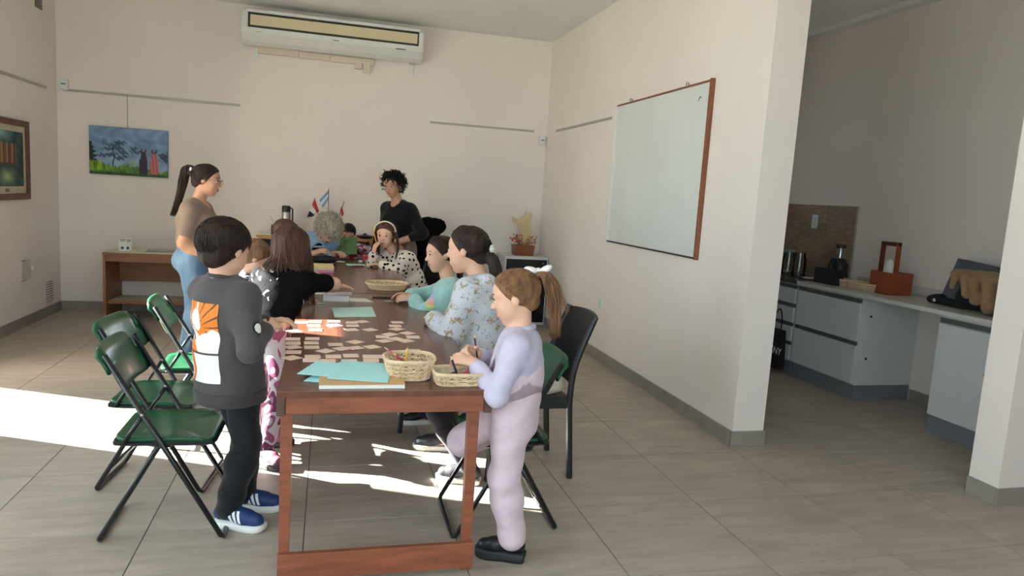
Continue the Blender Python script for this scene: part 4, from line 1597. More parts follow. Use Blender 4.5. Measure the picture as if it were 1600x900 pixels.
# ---------------------------------------------------------------- small child between them
s = Person('child with light brown hair in blue and white t-shirt, head bent beside the reaching girl', 1.12,
           (-1.70, 1.98, .58), (-1.585, 1.97, .845), (.98, .1), (-1.540, 1.965, .955), (.8, .15, -.5),
           {'R': wrist((-1.33, 2.08, .735), (-1.50, 1.70, .78), curl=.4), 'L': wrist((-1.32, 2.22, .735), (-1.50, 2.35, .8), curl=.4)},
           {'R': leg((-1.66, 1.90, .07), (-1.4, 1.9, .35), (1, 0, 0)), 'L': leg((-1.68, 2.06, .07), (-1.4, 2.06, .35), (1, 0, 0))}, res=.007)
s.body(); s.face(BROW)
TEE_W = pattern_mat('tshirt_blue_white', 'swirl', [(36, 42, 58), (206, 214, 228), (60, 74, 104), (214, 220, 232), (40, 44, 60)], 9)
blob('t_shirt', s.torso(.014) + s.arms(.014, .7), .008, TEE_W, s.root, s.base, cuts=[(s.P - s.up * .06, -s.up)], noise=WR)
blob('trousers', [('t', s.P - A(0, 0, .04), s.P + s.up * .06, s.right, s.fw, (.10, .088), (.095, .08), .03)] + s.legs(.010, 2.0), .009, fabric('trousers_navy', (40, 46, 66)), s.root, s.base)
s.shoes(BLACK_PL, mat('sole_white', (228, 228, 224)), .185)
pr, cu = s.cap(.03)
mb = MB()
s.pulled_back(mb, (0, -.40, -.25), 153, 0.016)
hair(s, BROWN_L, pr + [s.hell((0, -.2, -.1), (.28, .24, .28), .08)], cu, mb)

# ---------------------------------------------------------------- child further along, only the crown shows
s = Person('child with parted brown hair behind the long-haired girl, beside the far table', 1.18,
           (-1.60, 2.98, .61), (-1.50, 2.98, .89), (.98, .1), (-1.435, 2.98, 1.018), (.85, .1, -.55),
           {'R': wrist((-1.22, 2.90, .735), (-1.4, 2.7, .75), curl=.4), 'L': wrist((-1.22, 3.12, .735), (-1.4, 3.3, .75), curl=.4)},
           {'R': leg((-1.60, 2.90, .07), (-1.3, 2.9, .35), (1, 0, 0)), 'L': leg((-1.60, 3.06, .07), (-1.3, 3.06, .35), (1, 0, 0))}, res=.008)
s.body(); s.face(BROW)
blob('sweater', s.torso(.016) + s.arms(.013, 1.9), .009, fabric('sweater_rose', (196, 168, 172)), s.root, s.base, cuts=[(s.P - s.up * .06, -s.up)], noise=WR)
blob('trousers', [('t', s.P - A(0, 0, .04), s.P + s.up * .06, s.right, s.fw, (.10, .088), (.095, .08), .03)] + s.legs(.010, 2.0), .009, MATS['trousers_navy'], s.root, s.base)
s.shoes(BLACK_PL, mat('sole_white', (228, 228, 224)), .19)
pr, cu = s.cap(.03)
mb = MB()
s.pulled_back(mb, (0, -.46, .05), 153, 0.016)
hair(s, BROWN_M, pr, cu, mb)

# ---------------------------------------------------------------- woman in jeans
s = Person('woman with long dark ponytail, glasses, taupe t-shirt and blue jeans, standing', 1.50,
           (-2.135, 3.60, .80), (-2.125, 3.60, 1.195), (.98, -.10), (-2.050, 3.60, 1.372), (.98, -.10, -.10),
           {'R': wrist((-1.99, 3.46, .80), (-2.40, 3.40, .86), d=(.9, .3, .05), n=(0, .3, -1), curl=.5),
            'L': wrist((-1.96, 3.68, .80), (-2.25, 3.82, .84), d=(.8, -.5, 0), n=(0, -.3, -1), curl=.5)},
           {'R': leg((-2.16, 3.51, .075), (-1.9, 3.5, .45), (.97, -.2, 0), .992), 'L': leg((-2.10, 3.70, .075), (-1.85, 3.7, .45), (.98, .1, 0), .992)},
           skin=SKIN_T, res=.007, adult=True, hs=1.08, wid=1.12)
s.body(); s.face(BROW, LIPS_D)
blob('t_shirt', s.torso(.010, bust=1.05) + s.arms(.014, .62) + [('n', s.N + s.fw * .07 + s.up * .01, np.array([s.right, s.fw, s.up]), A(.055, .07, .075), .01)], .008, fabric('tshirt_taupe', (140, 120, 108), .06), s.root, s.base, cuts=[(s.P + A(0, 0, .03), A(0, 0, -1))], noise=WR)
JEANS = mat('denim', (86, 118, 152), .85, .3, 14, (1, 1, .35), col2=(128, 156, 184), bump=.2, bscale=70, spec=.2)
je = blob('jeans', [('t', s.P - A(0, 0, .06), s.P + A(0, 0, .045), s.right, s.fw, (.142, .125), (.128, .105), .04), ('e', s.P - s.fw * .05 - A(0, 0, .05), np.eye(3), A(.115, .125, .11), .05)] + s.legs(.014, 2.0, .020, .012), .008, JEANS, s.root, s.base, cuts=[(s.P + A(0, 0, .06), A(0, 0, 1))], noise=(.003, 24, 40))
s.shoes(mat('shoe_black', (26, 26, 28), .5), mat('sole_dark', (50, 46, 48), .6), .235)
pr, cu = s.cap(.012)
mb = MB()
s.pulled_back(mb, (0, -.47, .27), 187, 0.014)
ponytail(s, mb, [(0, -.44, .27), (0, -.56, .36), (0, -.68, .24), (0, -.73, -.15), (0, -.78, -.65), (0, -.90, -1.30)], 170, .16, .019)
hair(s, BLACK_H if False else BROWN_D, pr + [s.hell((0, -.28, -.1), (.2, .2, .2), .08), s.hcone((0, -.64, .22), (0, -.74, -.5), .11, .10, .1)], cu, mb)
MB().tube([Vector(s.hl(.06 * math.cos(a), -.52, .29 + .06 * math.sin(a)) - s.base) for a in np.linspace(0, 6.28, 12, endpoint=False)], .012, 6, True).build('hair_tie', PAPER, s.root, 'all')
GL = mat('glasses_metal', (150, 120, 96), .3, metal=.8)
gl = MB()
for x in (-1, 1):
    gl.tube([Vector(s.hl(x * .155 + .115 * math.cos(a), .425, -.01 + .10 * math.sin(a)) - s.base) for a in np.linspace(0, 2 * math.pi, 18, endpoint=False)], .0016, 5, True)
    gl.tube([Vector(s.hl(x * .27, .42, .02) - s.base), Vector(s.hl(x * .34, .2, .03) - s.base), Vector(s.hl(x * .36, -.02, .03) - s.base)], .0016, 5)
gl.tube([Vector(s.hl(-.045, .43, .01) - s.base), Vector(s.hl(.045, .43, .01) - s.base)], .0016, 5)
gl.build('glasses', GL, s.root)

# ---------------------------------------------------------------- woman in black sweater
s = Person('woman with short curly black hair in a black sweater, looking down, standing', 1.60,
           (-.42, 4.86, .83), (-.470, 4.83, 1.255), (-.66, -.75), (-.535, 4.80, 1.432), (-.52, -.80, -.22),
           {'R': wrist((-.56, 4.70, .86), (-.62, 5.1, .90), d=(.6, -.4, 0), n=(0, .2, -1), curl=.5),
            'L': wrist((-.455, 4.64, .895), (-.22, 4.62, .90), d=(-.9, -.2, .05), n=(0, .3, -1), curl=.5)},
           {'R': leg((-.46, 4.88, .075), (-.5, 4.5, .45), (-.4, -.9, 0)), 'L': leg((-.30, 4.82, .075), (-.35, 4.5, .45), (-.3, -.95, 0))},
           skin=SKIN_T, res=.0075, adult=True, roll=.06, shw=.82, wid=.92)
s.body(); s.face(BROW, LIPS_D)
blob('sweater', s.torso(.012, bust=.9) + s.arms(.012, 1.5) + [('n', s.N + s.fw * .06 + s.up * .02, np.array([s.right, s.fw, s.up]), A(.05, .055, .05), .01)], .009, fabric('sweater_black', (22, 22, 25)), s.root, s.base, cuts=[(s.P - s.up * .04, -s.up)], noise=WR)
blob('trousers', [('t', s.P - A(0, 0, .06), s.P + s.up * .06, s.right, s.fw, (.14, .12), (.13, .105), .03)] + s.legs(.012, 2.0), .010, fabric('trousers_taupe', (128, 108, 98)), s.root, s.base)
s.shoes(BLACK_PL, mat('sole_dark', (50, 46, 48), .6), .24)
pr, cu = s.cap(.03, (0, .80, -.60), .03)
mb = MB()
for i in range(340):
    d = unit(rng.normal(0, 1, 3) + A(0, -.25, .35))
    p = s.skull(d, rng.uniform(.02, .12))
    if p @ unit(A(0, .8, -.6)) > .12 or p[2] < -.42: continue
    rad, ph = rng.uniform(.025, .055), rng.uniform(0, 6)
    ax_ = unit(A(d[0] * .5, d[1] * .5, -.6) + rng.normal(0, .4, 3))
    e1 = unit(np.cross(ax_, A(.3, .9, .1))); e2 = np.cross(ax_, e1)
    s.locks(mb, [[tuple(p + ax_ * .04 * j + rad * (e1 * math.cos(ph + 1.6 * j) + e2 * math.sin(ph + 1.6 * j))) for j in range(6)]], .020, 4, 1)
hair(s, BLACK_H, pr, cu, mb, noise=(.004, 60, 60), name='curly_hair')

# ---------------------------------------------------------------- older woman, head bowed
s = Person('older woman with wavy grey hair, light blue cardigan and striped shirt, head bowed', 1.58,
           (-1.42, 4.78, .50), (-1.215, 4.53, .905), (.45, -.90), (-1.145, 4.42, .985), (.42, -.45, -.88),
           {'R': wrist((-1.285, 4.32, .765), (-1.48, 4.50, .74), d=(.75, -.2, .35), n=(.2, .3, -.6), curl=.45),
            'L': wrist((-1.075, 4.47, .765), (-1.25, 4.75, .76), d=(.5, -.7, .2), n=(0, 0, -1), curl=.6)},
           {'R': leg((-1.20, 4.50, .075), (-1.15, 4.45, .55), (.8, -.6, 0)), 'L': leg((-1.13, 4.62, .075), (-1.05, 4.6, .55), (.8, -.6, 0))},
           res=.0075, adult=True, hs=1.06, shw=.9)
s.body(); s.face(BROW, LIPS_D)
blob('striped_shirt', s.torso(.008, bust=1.0), .009, pattern_mat('stripes_navy', 'stripes', [(22, 24, 36), (206, 208, 214)], 24, thr=.58), s.root, s.base, cuts=[(s.P, -s.up)])
pr = s.torso(.022) + s.arms(.018, 1.72)
pr.append(('n', s.P + (s.N - s.P) * .45 + s.fw * .16 + s.right * -.01, np.array([s.right, s.fw, s.up]), A(.105, .15, .32), .01))
blob('cardigan', pr, .009, fabric('cardigan_blue', (146, 182, 214), .08), s.root, s.base, cuts=[(s.P - s.up * .03, -s.up)], noise=WR)
blob('shirt_cuff', s.arms(.010, 1.9, ['R'])[1:], .008, fabric('cuff_white', (226, 222, 216)), s.root, s.base)
blob('trousers', [('t', s.P - A(0, 0, .02), s.P + s.up * .06, s.right, s.fw, (.14, .12), (.13, .105), .03)] + s.legs(.012, 2.0), .010, MATS['trousers_navy'], s.root, s.base)
s.shoes(BLACK_PL, mat('sole_dark', (50, 46, 48), .6), .235)
pr, cu = s.cap(.10, (0, .80, -.60), .12)
mb = MB()
paths = []
for i in range(420):
    d = unit(rng.normal(0, 1, 3) + A(0, -.1, .3))
    p = s.skull(d, .06)
    if p @ unit(A(0, .8, -.6)) > .15: continue
    t = unit(np.cross(np.cross(d, A(rng.normal(0, .5), rng.normal(0, .5), -1)), d))
    e = unit(rng.normal(0, 1, 3))
    paths.append([tuple(p), tuple(s.skull(d + t * .25, .13) + e * .03), tuple(s.skull(d + t * .5, .15) - e * .04), tuple(s.skull(d + t * .75, .17) + e * .06), tuple(s.skull(d + t * .95, .18) + e * .04)])
s.locks(mb, paths, lambda: rng.uniform(.012, .026), 5, .6)
hair(s, GREY_H, pr + [s.hell((0, -.2, -.12), (.38, .3, .32), .1)], cu, mb, noise=(.004, 60, 50), name='grey_hair')

# ---------------------------------------------------------------- child behind the green book
s = Person('child with dark hair hidden behind an open green book at the table end', 1.08,
           (-.94, 4.97, .47), (-.94, 4.93, .79), (-.05, -1), (-.945, 4.90, .925), (-.1, -.9, -.4),
           {'L': wrist((-.885, 4.765, .825), (-.74, 4.95, .72), d=(-.6, -.3, .5), n=(-.5, -.7, 0), curl=.35),
            'R': wrist((-1.085, 4.75, .775), (-1.12, 4.95, .72), d=(.6, -.3, .5), n=(.4, -.7, 0), curl=.35)},
           {'R': leg((-.99, 4.72, .07), (-.99, 4.5, .6), (0, -1, 0)), 'L': leg((-.88, 4.72, .07), (-.88, 4.5, .6), (0, -1, 0))}, res=.008, skin=SKIN_T)
s.body(); s.face(BROW)
blob('jacket', s.torso(.020) + s.arms(.018, 1.9), .009, pattern_mat('jacket_grey_red', 'swirl', [(176, 180, 188), (188, 192, 200), (168, 40, 58), (196, 198, 204), (150, 156, 166)], 5), s.root, s.base, cuts=[(s.P - s.up * .05, -s.up)], noise=WR)
blob('trousers', [('t', s.P - A(0, 0, .02), s.P + s.up * .06, s.right, s.fw, (.10, .088), (.095, .08), .03)] + s.legs(.010, 2.0), .010, MATS['trousers_navy'], s.root, s.base)
s.shoes(BLACK_PL, mat('sole_white', (228, 228, 224)), .18)
pr, cu = s.cap(.03)
mb = MB()
s.pulled_back(mb, (0, -.35, -.3), 136, 0.016)
hair(s, BLACK_H, pr + [s.hell((0, -.2, -.1), (.3, .24, .28), .08)], cu, mb)

# ---------------------------------------------------------------- girl in polka dots
s = Person('girl in cream polka dot top with hairband, chin on hand, holding a pencil', 1.20,
           (-.335, 4.13, .47), (-.545, 4.055, .815), (-.72, -.69), (-.645, 4.035, .985), (-.36, -.92, -.06),
           {'R': wrist((-.750, 3.940, .822), (-.88, 3.98, .60), d=(.12, -.02, .95), n=(.8, .5, 0), curl=.55),
            'L': wrist((-.690, 3.90, .738), (-.44, 3.78, .70), d=(-.95, .2, 0), n=(0, 0, -1), curl=.35)},
           {'R': leg((-.60, 4.16, .07), (-.75, 4.0, .6), (-.9, -.4, 0)), 'L': leg((-.58, 3.98, .07), (-.7, 3.9, .6), (-.9, -.4, 0))}, res=.0065, hs=1.02)
s.body(); s.face(BROW, LIPS)
POLKA = pattern_mat('polka_dots', 'dots', [(232, 220, 210), (26, 24, 26)], 23, thr=.31)
blob('polka_top', s.torso(.026) + s.arms(.024, 1.9, cuffs=.004), .007, POLKA, s.root, s.base, cuts=[(s.P - s.up * .05, -s.up)], noise=WR)
blob('trousers', [('t', s.P - A(0, 0, .02), s.P + s.up * .06, s.right, s.fw, (.105, .09), (.10, .085), .03)] + s.legs(.010, 2.0), .010, MATS['trousers_navy'], s.root, s.base)
s.shoes(BLACK_PL, mat('sole_white', (228, 228, 224)), .19)
pr, cu = s.cap(.04, (0, .80, -.60), .075)
mb = MB()
paths = []
for i in range(320):
    d0 = unit(A(rng.uniform(-.12, .12), rng.uniform(-.1, .85), 1))
    sd = 1 if i % 2 else -1
    e = unit(A(sd * 1.0, rng.uniform(-1.3, .30), .05))
    p0, p1, p2 = s.skull(unit(d0 + e * .15), .04), s.skull(unit(d0 * .7 + e), .06), s.skull(unit(e + A(0, 0, -.25)), .08)
    ln = rng.uniform(.75, 1.1)
    paths.append([tuple(p0), tuple(p1), tuple(p2), tuple(p2 + A(sd * .07, .03, -.35)), tuple(p2 + A(sd * .10, .12 + rng.normal(0, .03), -.35 - ln * .4)), tuple(p2 + A(sd * .06 + rng.normal(0, .03), .20, -.35 - ln * .62))])
s.locks(mb, paths, lambda: rng.uniform(.014, .026), 5, .55)
hair(s, BROWN_M, pr + [s.hcone((0, -.22, .0), (0, -.2, -.6), .28, .25, .1)], cu + [(s.hl(0, .05, 0), s.hf)] if False else cu, mb, name='long_hair')
MB().tube([Vector(s.hl(.44 * math.cos(a), .10 - .02 * math.sin(a), .13 + .445 * math.sin(a)) - s.base) for a in np.linspace(.1, math.pi - .1, 16)], .007, 6).build('hairband', mat('hairband', (226, 220, 196), .4), s.root, 'all')
pencil_polka = (s.W['R'] + A(-.03, -.02, .04))

# ---------------------------------------------------------------- girl in mint sweater
s = Person('girl in fluffy mint sweater with a pastel chest patch, seated at the table edge', 1.20,
           (-.385, 1.86, .47), (-.415, 1.935, .845), (-.93, .20), (-.478, 1.945, 1.022), (-.97, -.22, -.10),
           {'L': wrist((-.625, 1.960, .742), (-.42, 1.62, .66), d=(-.9, .25, .05), n=(.1, .5, -.6), curl=.5),
            'R': wrist((-.640, 2.10, .742), (-.45, 2.3, .70), d=(-.9, -.2, .1), n=(0, -.4, -.7), curl=.45)},
           {'L': leg((-.55, 1.82, .07), (-.75, 1.8, .55), (-1, 0, 0)), 'R': leg((-.55, 1.98, .07), (-.75, 2.0, .55), (-1, 0, 0))}, res=.006)
s.body(); s.face(BROW)
MINT = mat('mint_fleece', (166, 212, 208), .95, .08, 40, bump=.5, bscale=90, spec=.1, sheen=.5)
mo = blob('mint_sweater', s.torso(.030) + s.arms(.026, 1.88, cuffs=.002), .007, MINT, s.root, s.base, cuts=[(s.P - s.up * .05, -s.up)], noise=WR2)
bvm = BVHTree.FromPolygons([Vector(v.co) for v in mo.data.vertices], [tuple(p.vertices) for p in mo.data.polygons])
pd = unit(A(-.62, -.78, .05)); pl = A(.78, -.62, 0)


def patch_pos(u, v):
    a = Vector(s.P + s.up * (.235 + .11 * v) + s.fw * .03 + pd * .4 + pl * (-.02 + .05 * u) - s.base)
    hit = bvm.ray_cast(a, Vector(-pd))
    return hit[0] + Vector(pd) * .003 if hit[0] is not None else None


painted_grid('chest_patch', vcol_mat('shirt_print', .75), mo, lambda u, v: [(150, 200, 150), (228, 206, 140), (232, 176, 150), (226, 180, 200), (190, 190, 220), (170, 196, 216)][min(5, int(v * 6))], patch_pos, 14, 24)
blob('trousers', [('t', s.P - A(0, 0, .02), s.P + s.up * .06, s.right, s.fw, (.105, .09), (.10, .085), .03)] + s.legs(.010, 2.0), .010, MATS['trousers_navy'], s.root, s.base)
s.shoes(BLACK_PL, mat('sole_white', (228, 228, 224)), .19)
pr, cu = s.cap(.012)
mb = MB()
s.pulled_back(mb, (0, -.46, -.05), 170, 0.014)
ponytail(s, mb, [(0, -.46, -.05), (0, -.56, -.2), (0, -.58, -.6), (0, -.55, -.95)], 40, .09, .03)
hair(s, BROWN_D, pr + [s.hell((0, -.26, -.12), (.2, .2, .2), .08)], cu, mb)

# ---------------------------------------------------------------- girl in floral hoodie
s = Person('girl in pale floral hoodie with a low ponytail and flower hair clip', 1.40,
           (-.335, 1.20, .50), (-.340, 1.275, .945), (-.66, .75), (-.440, 1.31, 1.105), (-.88, .46, -.06),
           {'L': wrist((-.605, 1.28, .745), (-.50, .80, .50), d=(-.15, .95, .1), n=(.5, .1, -.6), curl=.6),
            'R': wrist((-.36, 1.62, .745), (-.02, 1.52, .72), d=(-.8, .5, 0), n=(0, 0, -1), curl=.5)},
           {'L': leg((-.445, .925, .075), (-.62, 1.0, .55), (-.92, .38, 0)), 'R': leg((-.50, 1.38, .075), (-.7, 1.5, .55), (-.95, .2, 0))}, res=.006, hs=.97)
s.body(); s.face(BROW)
FLOR = pattern_mat('floral_cotton', 'floral', [(206, 208, 216), (180, 160, 128), (140, 122, 100), (138, 146, 164)], 17)
pr = s.torso(.034) + s.arms(.030, 1.9, cuffs=.002)
pr.append(('t', s.P - A(0, 0, .05), s.P + s.up * .12, s.right, s.fw, (.16, .135), (.155, .13), .04))
# hood lying on the back
hb = s.N - s.fw * .075 - s.up * .035
pr += [('c', hb - s.right * .085 + s.up * .045, hb - s.fw * .02 - s.up * .03, .036, .042, .03), ('c', hb + s.right * .085 + s.up * .045, hb - s.fw * .02 - s.up * .03, .036, .042, .03),
       ('c', s.N + s.fw * .05 - s.right * .07, hb - s.right * .085 + s.up * .045, .026, .034, .02), ('c', s.N + s.fw * .05 + s.right * .07, hb + s.right * .085 + s.up * .045, .026, .034, .02)]
blob('hoodie', pr, .007, FLOR, s.root, s.base, cuts=[(s.P - A(0, 0, .07), A(0, 0, -1))], noise=WR2)
blob('trousers', [('t', s.P - A(0, 0, .02), s.P + s.up * .06, s.right, s.fw, (.115, .10), (.11, .095), .03)] + s.legs(.010, 2.0), .009, fabric('trousers_dark', (36, 34, 40)), s.root, s.base)
s.shoes(mat('sneaker_black', (44, 44, 50), .7, .2, 80, bump=.2), mat('sole_grey', (206, 200, 194), .55), .225, laces=MATS['lace_black'])
pr, cu = s.cap(.012)
mb = MB()
s.pulled_back(mb, (0, -.48, -.02), 204, 0.014)
ponytail(s, mb, [(0, -.46, -.03), (0, -.57, -.12), (.0, -.66, -.4), (.0, -.66, -.75), (.0, -.62, -1.05)], 130, .14, .019, .4)
hair(s, BROWN_D, pr + [s.hell((0, -.28, -.14), (.2, .2, .18), .08), s.hcone((0, -.58, -.2), (0, -.64, -.65), .13, .10, .1)], cu, mb)
cp = MB()
cc = s.hl(.02, -.535, .03)
for i in range(6):
    a = i * math.pi / 3
    cp.ball(Vector(s.hl(.02 + .055 * math.cos(a), -.55, .03 + .055 * math.sin(a)) - s.base), .0105)
cp.ball(Vector(s.hl(.02, -.57, .03) - s.base), .008)
cp.build('flower_clip', mat('clip_white', (240, 238, 236), .4), s.root, 'all')

# ---------------------------------------------------------------- girl in pink overalls
s = Person('small girl in pale pink overalls and lilac shirt, standing with one knee on a chair', 1.13,
           (-.430, .245, .585), (-.420, .255, .890), (-.93, .36), (-.450, .262, 1.018), (-.93, .30, -.22),
           {'L': wrist((-.600, .225, .772), (-.36, -.15, .58), d=(-.85, .35, .2), n=(.3, .3, -.5), curl=.75),
            'R': wrist((-.565, .345, .780), (-.38, .48, .66), d=(-.75, -.35, .35), n=(.2, -.4, -.4), curl=.75)},
           {'L': leg((-.418, .186, .085), (-.60, .2, .3), (-.91, .41, 0), .992), 'R': leg((-.335, .445, .475), (-.75, .40, .35), (.55, .05, -.83))}, res=.005, hs=1.03)
s.body(); s.face(BROW)
LILAC = fabric('shirt_lilac', (198, 190, 212), .05)
blob('shirt', s.torso(.008) + s.arms(.012, 1.84, cuffs=.003), .0065, LILAC, s.root, s.base, cuts=[(s.P + s.up * .02, -s.up)], noise=WR)
PINK = fabric('overalls_pink', (214, 190, 200), .05)
pr = [('t', s.P - A(0, 0, .05), s.P + s.up * .07, s.right, s.fw, (.112, .098), (.114, .100), .03)] + s.legs(.015, 1.97, .020, .006)
ov = blob('overalls', pr, .0065, PINK, s.root, s.base, noise=(.0035, 30, 48))
bibp = []
for (z0, w0, z1, w1) in ((.05, .117, .13, .115), (.13, .114, .185, .106)):
    bibp.append(('t', s.P + s.up * z0, s.P + s.up * z1, s.right, s.fw, (w0, .102), (w1, .100), .02))
blob('bib', bibp, .0065, PINK, ov, s.base, cuts=[(s.P + s.up * .17 - s.fw * .02, unit(s.up * .9 - s.fw * .55))])
blob('back_panel', bibp, .0065, PINK, ov, s.base, cuts=[(s.P + s.up * .135 - s.fw * .03, unit(s.up * .75 + s.fw * .66))])
for x in (-1, 1):
    st = []
    for (u_, fo, sx) in ((.145, .100, .06), (.22, .084, .062), (.275, .040, .066), (.285, -.01, .064), (.26, -.060, .055), (.20, -.084, .045), (.13, -.096, .035)):
        st.append(Vector(s.P + s.up * u_ + s.fw * fo + s.right * x * sx - s.base))
    MB().tube(catmull(st, 4), .014, 8, flat=.35).build('strap', PINK, ov, 'all')
cn = s.N + s.up * .014
MB().tube([Vector(cn + s.right * .050 * math.cos(a) + s.fw * (.048 * math.sin(a)) - s.up * .008 * math.sin(a) - s.base) for a in np.linspace(0, 2 * math.pi, 18, endpoint=False)], .012, 6, True).build('collar', LILAC, s.root, 'all')
rbx = s.P - A(0, 0, .055) + unit(-s.right + s.fw * .1) * .128
BOOT = mat('boot_black', (26, 27, 31), .38, .15, 30, bump=.1)
s.shoes(BOOT, mat('sole_boot', (38, 38, 42), .55), .20, thick=.036, laces=mat('lace_metal', (196, 196, 200), .3, metal=.6), collar=1.2)
pr, cu = s.cap(.010)
mb = MB()
s.pulled_back(mb, (0, -.46, .30), 204, 0.013)
ponytail(s, mb, [(0, -.45, .31), (0, -.56, .36), (0, -.66, .22), (.0, -.70, -.1), (.0, -.68, -.45), (.02, -.62, -.82)], 140, .16, .016, .35)
ponytail(s, mb, [(0, -.45, .31), (0, -.58, .36), (0, -.76, .18), (.0, -.84, -.15), (.0, -.92, -.42)], 12, .08, .02, .35)
hair(s, BROWN_L, pr + [s.hell((0, -.26, -.12), (.18, .19, .18), .08)], cu, mb)
bw = MB()
for sd in (-1, 1):
    M_ = Matrix((s.hr, s.hf, s.hu)).transposed() @ Matrix.Rotation(sd * .35, 3, 'X')
    bw.ball(Vector(s.hl(.05, -.50 + sd * .13, .43 + sd * .015) - s.base), (.022, .030, .014), 10, 8, M_)
bw.ball(Vector(s.hl(.05, -.50, .42) - s.base), .011)
bw.tube([Vector(s.hl(.06, -.50, .41) - s.base), Vector(s.hl(.07, -.48, .28) - s.base)], [.010, .006], 6)
bw.build('hair_bow', mat('bow_white', (240, 236, 232), .6), s.root, 'all')

# ================================================================== on the tables
AQUA = mat('aqua_paper', (180, 236, 240), .6, .04, 4)
MINTP = mat('mint_paper', (190, 226, 218), .65, .04, 4)
CARD = mat('card_pink', (250, 220, 203), .65, .05, 8)
CARDS = [(-1.256, 1.336, -0.04), (-1.19, 1.353, -0.02), (-1.099, 1.361, 0.02), (-1.009, 1.35, -0.08), (-0.957, 1.373, 0.53), (-0.778, 1.362, 0.08), (-1.195, 1.245, 0.05), (-1.096, 1.259, 0.5), (-1.009, 1.252, 0.02), (-0.796, 1.275, 0.0), (-1.281, 1.098, 0.47), (-1.186, 1.137, 0.04), (-1.018, 1.161, 0.3), (-0.929, 1.161, 0.62), (-0.798, 1.18, 0.76), (-0.839, 1.061, 0.77), (-0.754, 1.088, 0.73), (-0.88, 0.992, -0.01), (-0.737, 1.003, 0.06), (-0.826, 0.955, 0.53), (-0.88, 0.9, 0.6), (-0.78, 0.916, 0.56), (-1.279, 0.928, 0.0), (-1.196, 0.935, -0.02), (-1.01, 0.883, 0.77), (-1.274, 0.844, 0.03), (-1.198, 0.847, 0.06), (-1.273, 0.769, 0.51), (-1.195, 0.766, 0.06), (-1.096, 0.818, 0.06), (-0.941, 0.785, 0.52), (-1.07, 0.741, 0.65), (-1.014, 0.753, 0.47), (-1.137, 0.701, 0.8), (-0.771, 0.707, -0.07), (-1.264, 0.668, -0.01), (-1.267, 0.575, 0.72), (-1.187, 0.593, 0.06), (-1.192, 0.528, 0.02), (-1.106, 0.601, 0.03), (-1.036, 0.614, 0.06), (-1.129, 0.515, 0.0), (-0.958, 0.603, -0.03), (-0.917, 0.597, 0.02), (-0.959, 0.526, -0.05), (-1.045, 0.52, 0.02)]
cm = None
for i, (x, y, rz) in enumerate(CARDS):
    if cm is None:
        o = MB().box(-.031, .031, -.030, .030, 0, .0012).build('playing_card', CARD)
        cm = o.data
    else:
        o = bpy.data.objects.new('playing_card', cm)
        COL.objects.link(o)
    o.location = (x, y, TZ + .0002 + .0009 * (i % 3))
    o.rotation_euler = (0, 0, rz)
    lab = 'small pinkish card turned at an angle on the dark plank table' if abs(rz) > .25 else 'small pinkish card set square to the edge of the plank table'
    if x < -1.06 and y > 1.12:
        lab = 'small pinkish card in the patch of sun on the plank table'
    tag(o, lab, 'card', 'pinkish cards spread on the table')


def sheet(name, pts, z, m, label, th=.0012, cat='paper', curl=0.0):
    c = np.mean(np.array(pts), axis=0)
    o = MB().prism([(a - c[0], b - c[1]) for a, b in pts], 0, th).build(name, m)
    o.location = (c[0], c[1], z)
    return tag(o, label, cat)


sheet('aqua_paper', [(-1.094, 1.488), (-.875, 1.528), (-.881, 1.84), (-1.109, 1.79)], TZ + .0005, MINTP, 'pale mint sheet of paper lying alone beyond the cards')
bk = empty('activity_book', (-1.01, .235, TZ), 'thin white and tan book under the aqua sheets', 'book')
rbox('page_block', -.145, .145, -.105, .085, .001, .012, PAPER, bk, .001)
rbox('cover', -.147, .147, -.107, .087, .012, .0145, mat('book_tan', (212, 170, 120), .5, .08), bk)
rbox('back_cover', -.147, .147, -.107, .087, 0, .001, PAPER, bk)
sheet('aqua_paper', [(-1.130, .200), (-.925, .140), (-.885, .385), (-1.100, .420)], TZ + .0165, AQUA, 'large aqua sheet on top of the tan book')
sheet('aqua_paper', [(-1.235, .270), (-1.08, .215), (-1.00, .40), (-1.17, .46)], TZ + .0150, AQUA, 'aqua sheet lying skewed under the top aqua sheet, corner out')
sheet('aqua_paper', [(-1.155, .335), (-.985, .30), (-.89, .47), (-1.07, .52)], TZ + .0028, AQUA, 'aqua sheet poking out behind the stack by the near basket')
sheet('aqua_paper', [(-1.21, .225), (-1.15, .205), (-1.10, .30), (-1.17, .33)], TZ + .0012, AQUA, 'folded aqua scrap at the left of the stack')
for x, y, rz, lab in ((-.765, 2.075, .3, 'small green cut-out card by the mint girl'), (-.60, 1.275, .5, 'small green cut-out card by the floral hoodie girl'), (-1.175, 1.93, .1, 'small green cut-out card under the reaching girl'), (-1.17, 1.85, -.1, 'second small green cut-out card under the reaching girl')):
    o = MB().prism([(-.035, 0), (-.01, -.022), (.02, -.018), (.038, .004), (.012, .024), (-.02, .02)], 0, .0015).build('cutout_card', mat('cutout_green', (166, 190, 170), .6, .1, 40))
    o.location, o.rotation_euler = (x, y, TZ + .0005), (0, 0, rz)
    tag(o, lab, 'card')

BASK = mat('basket_straw', (226, 200, 164), .6, .14, 40, bump=.2)


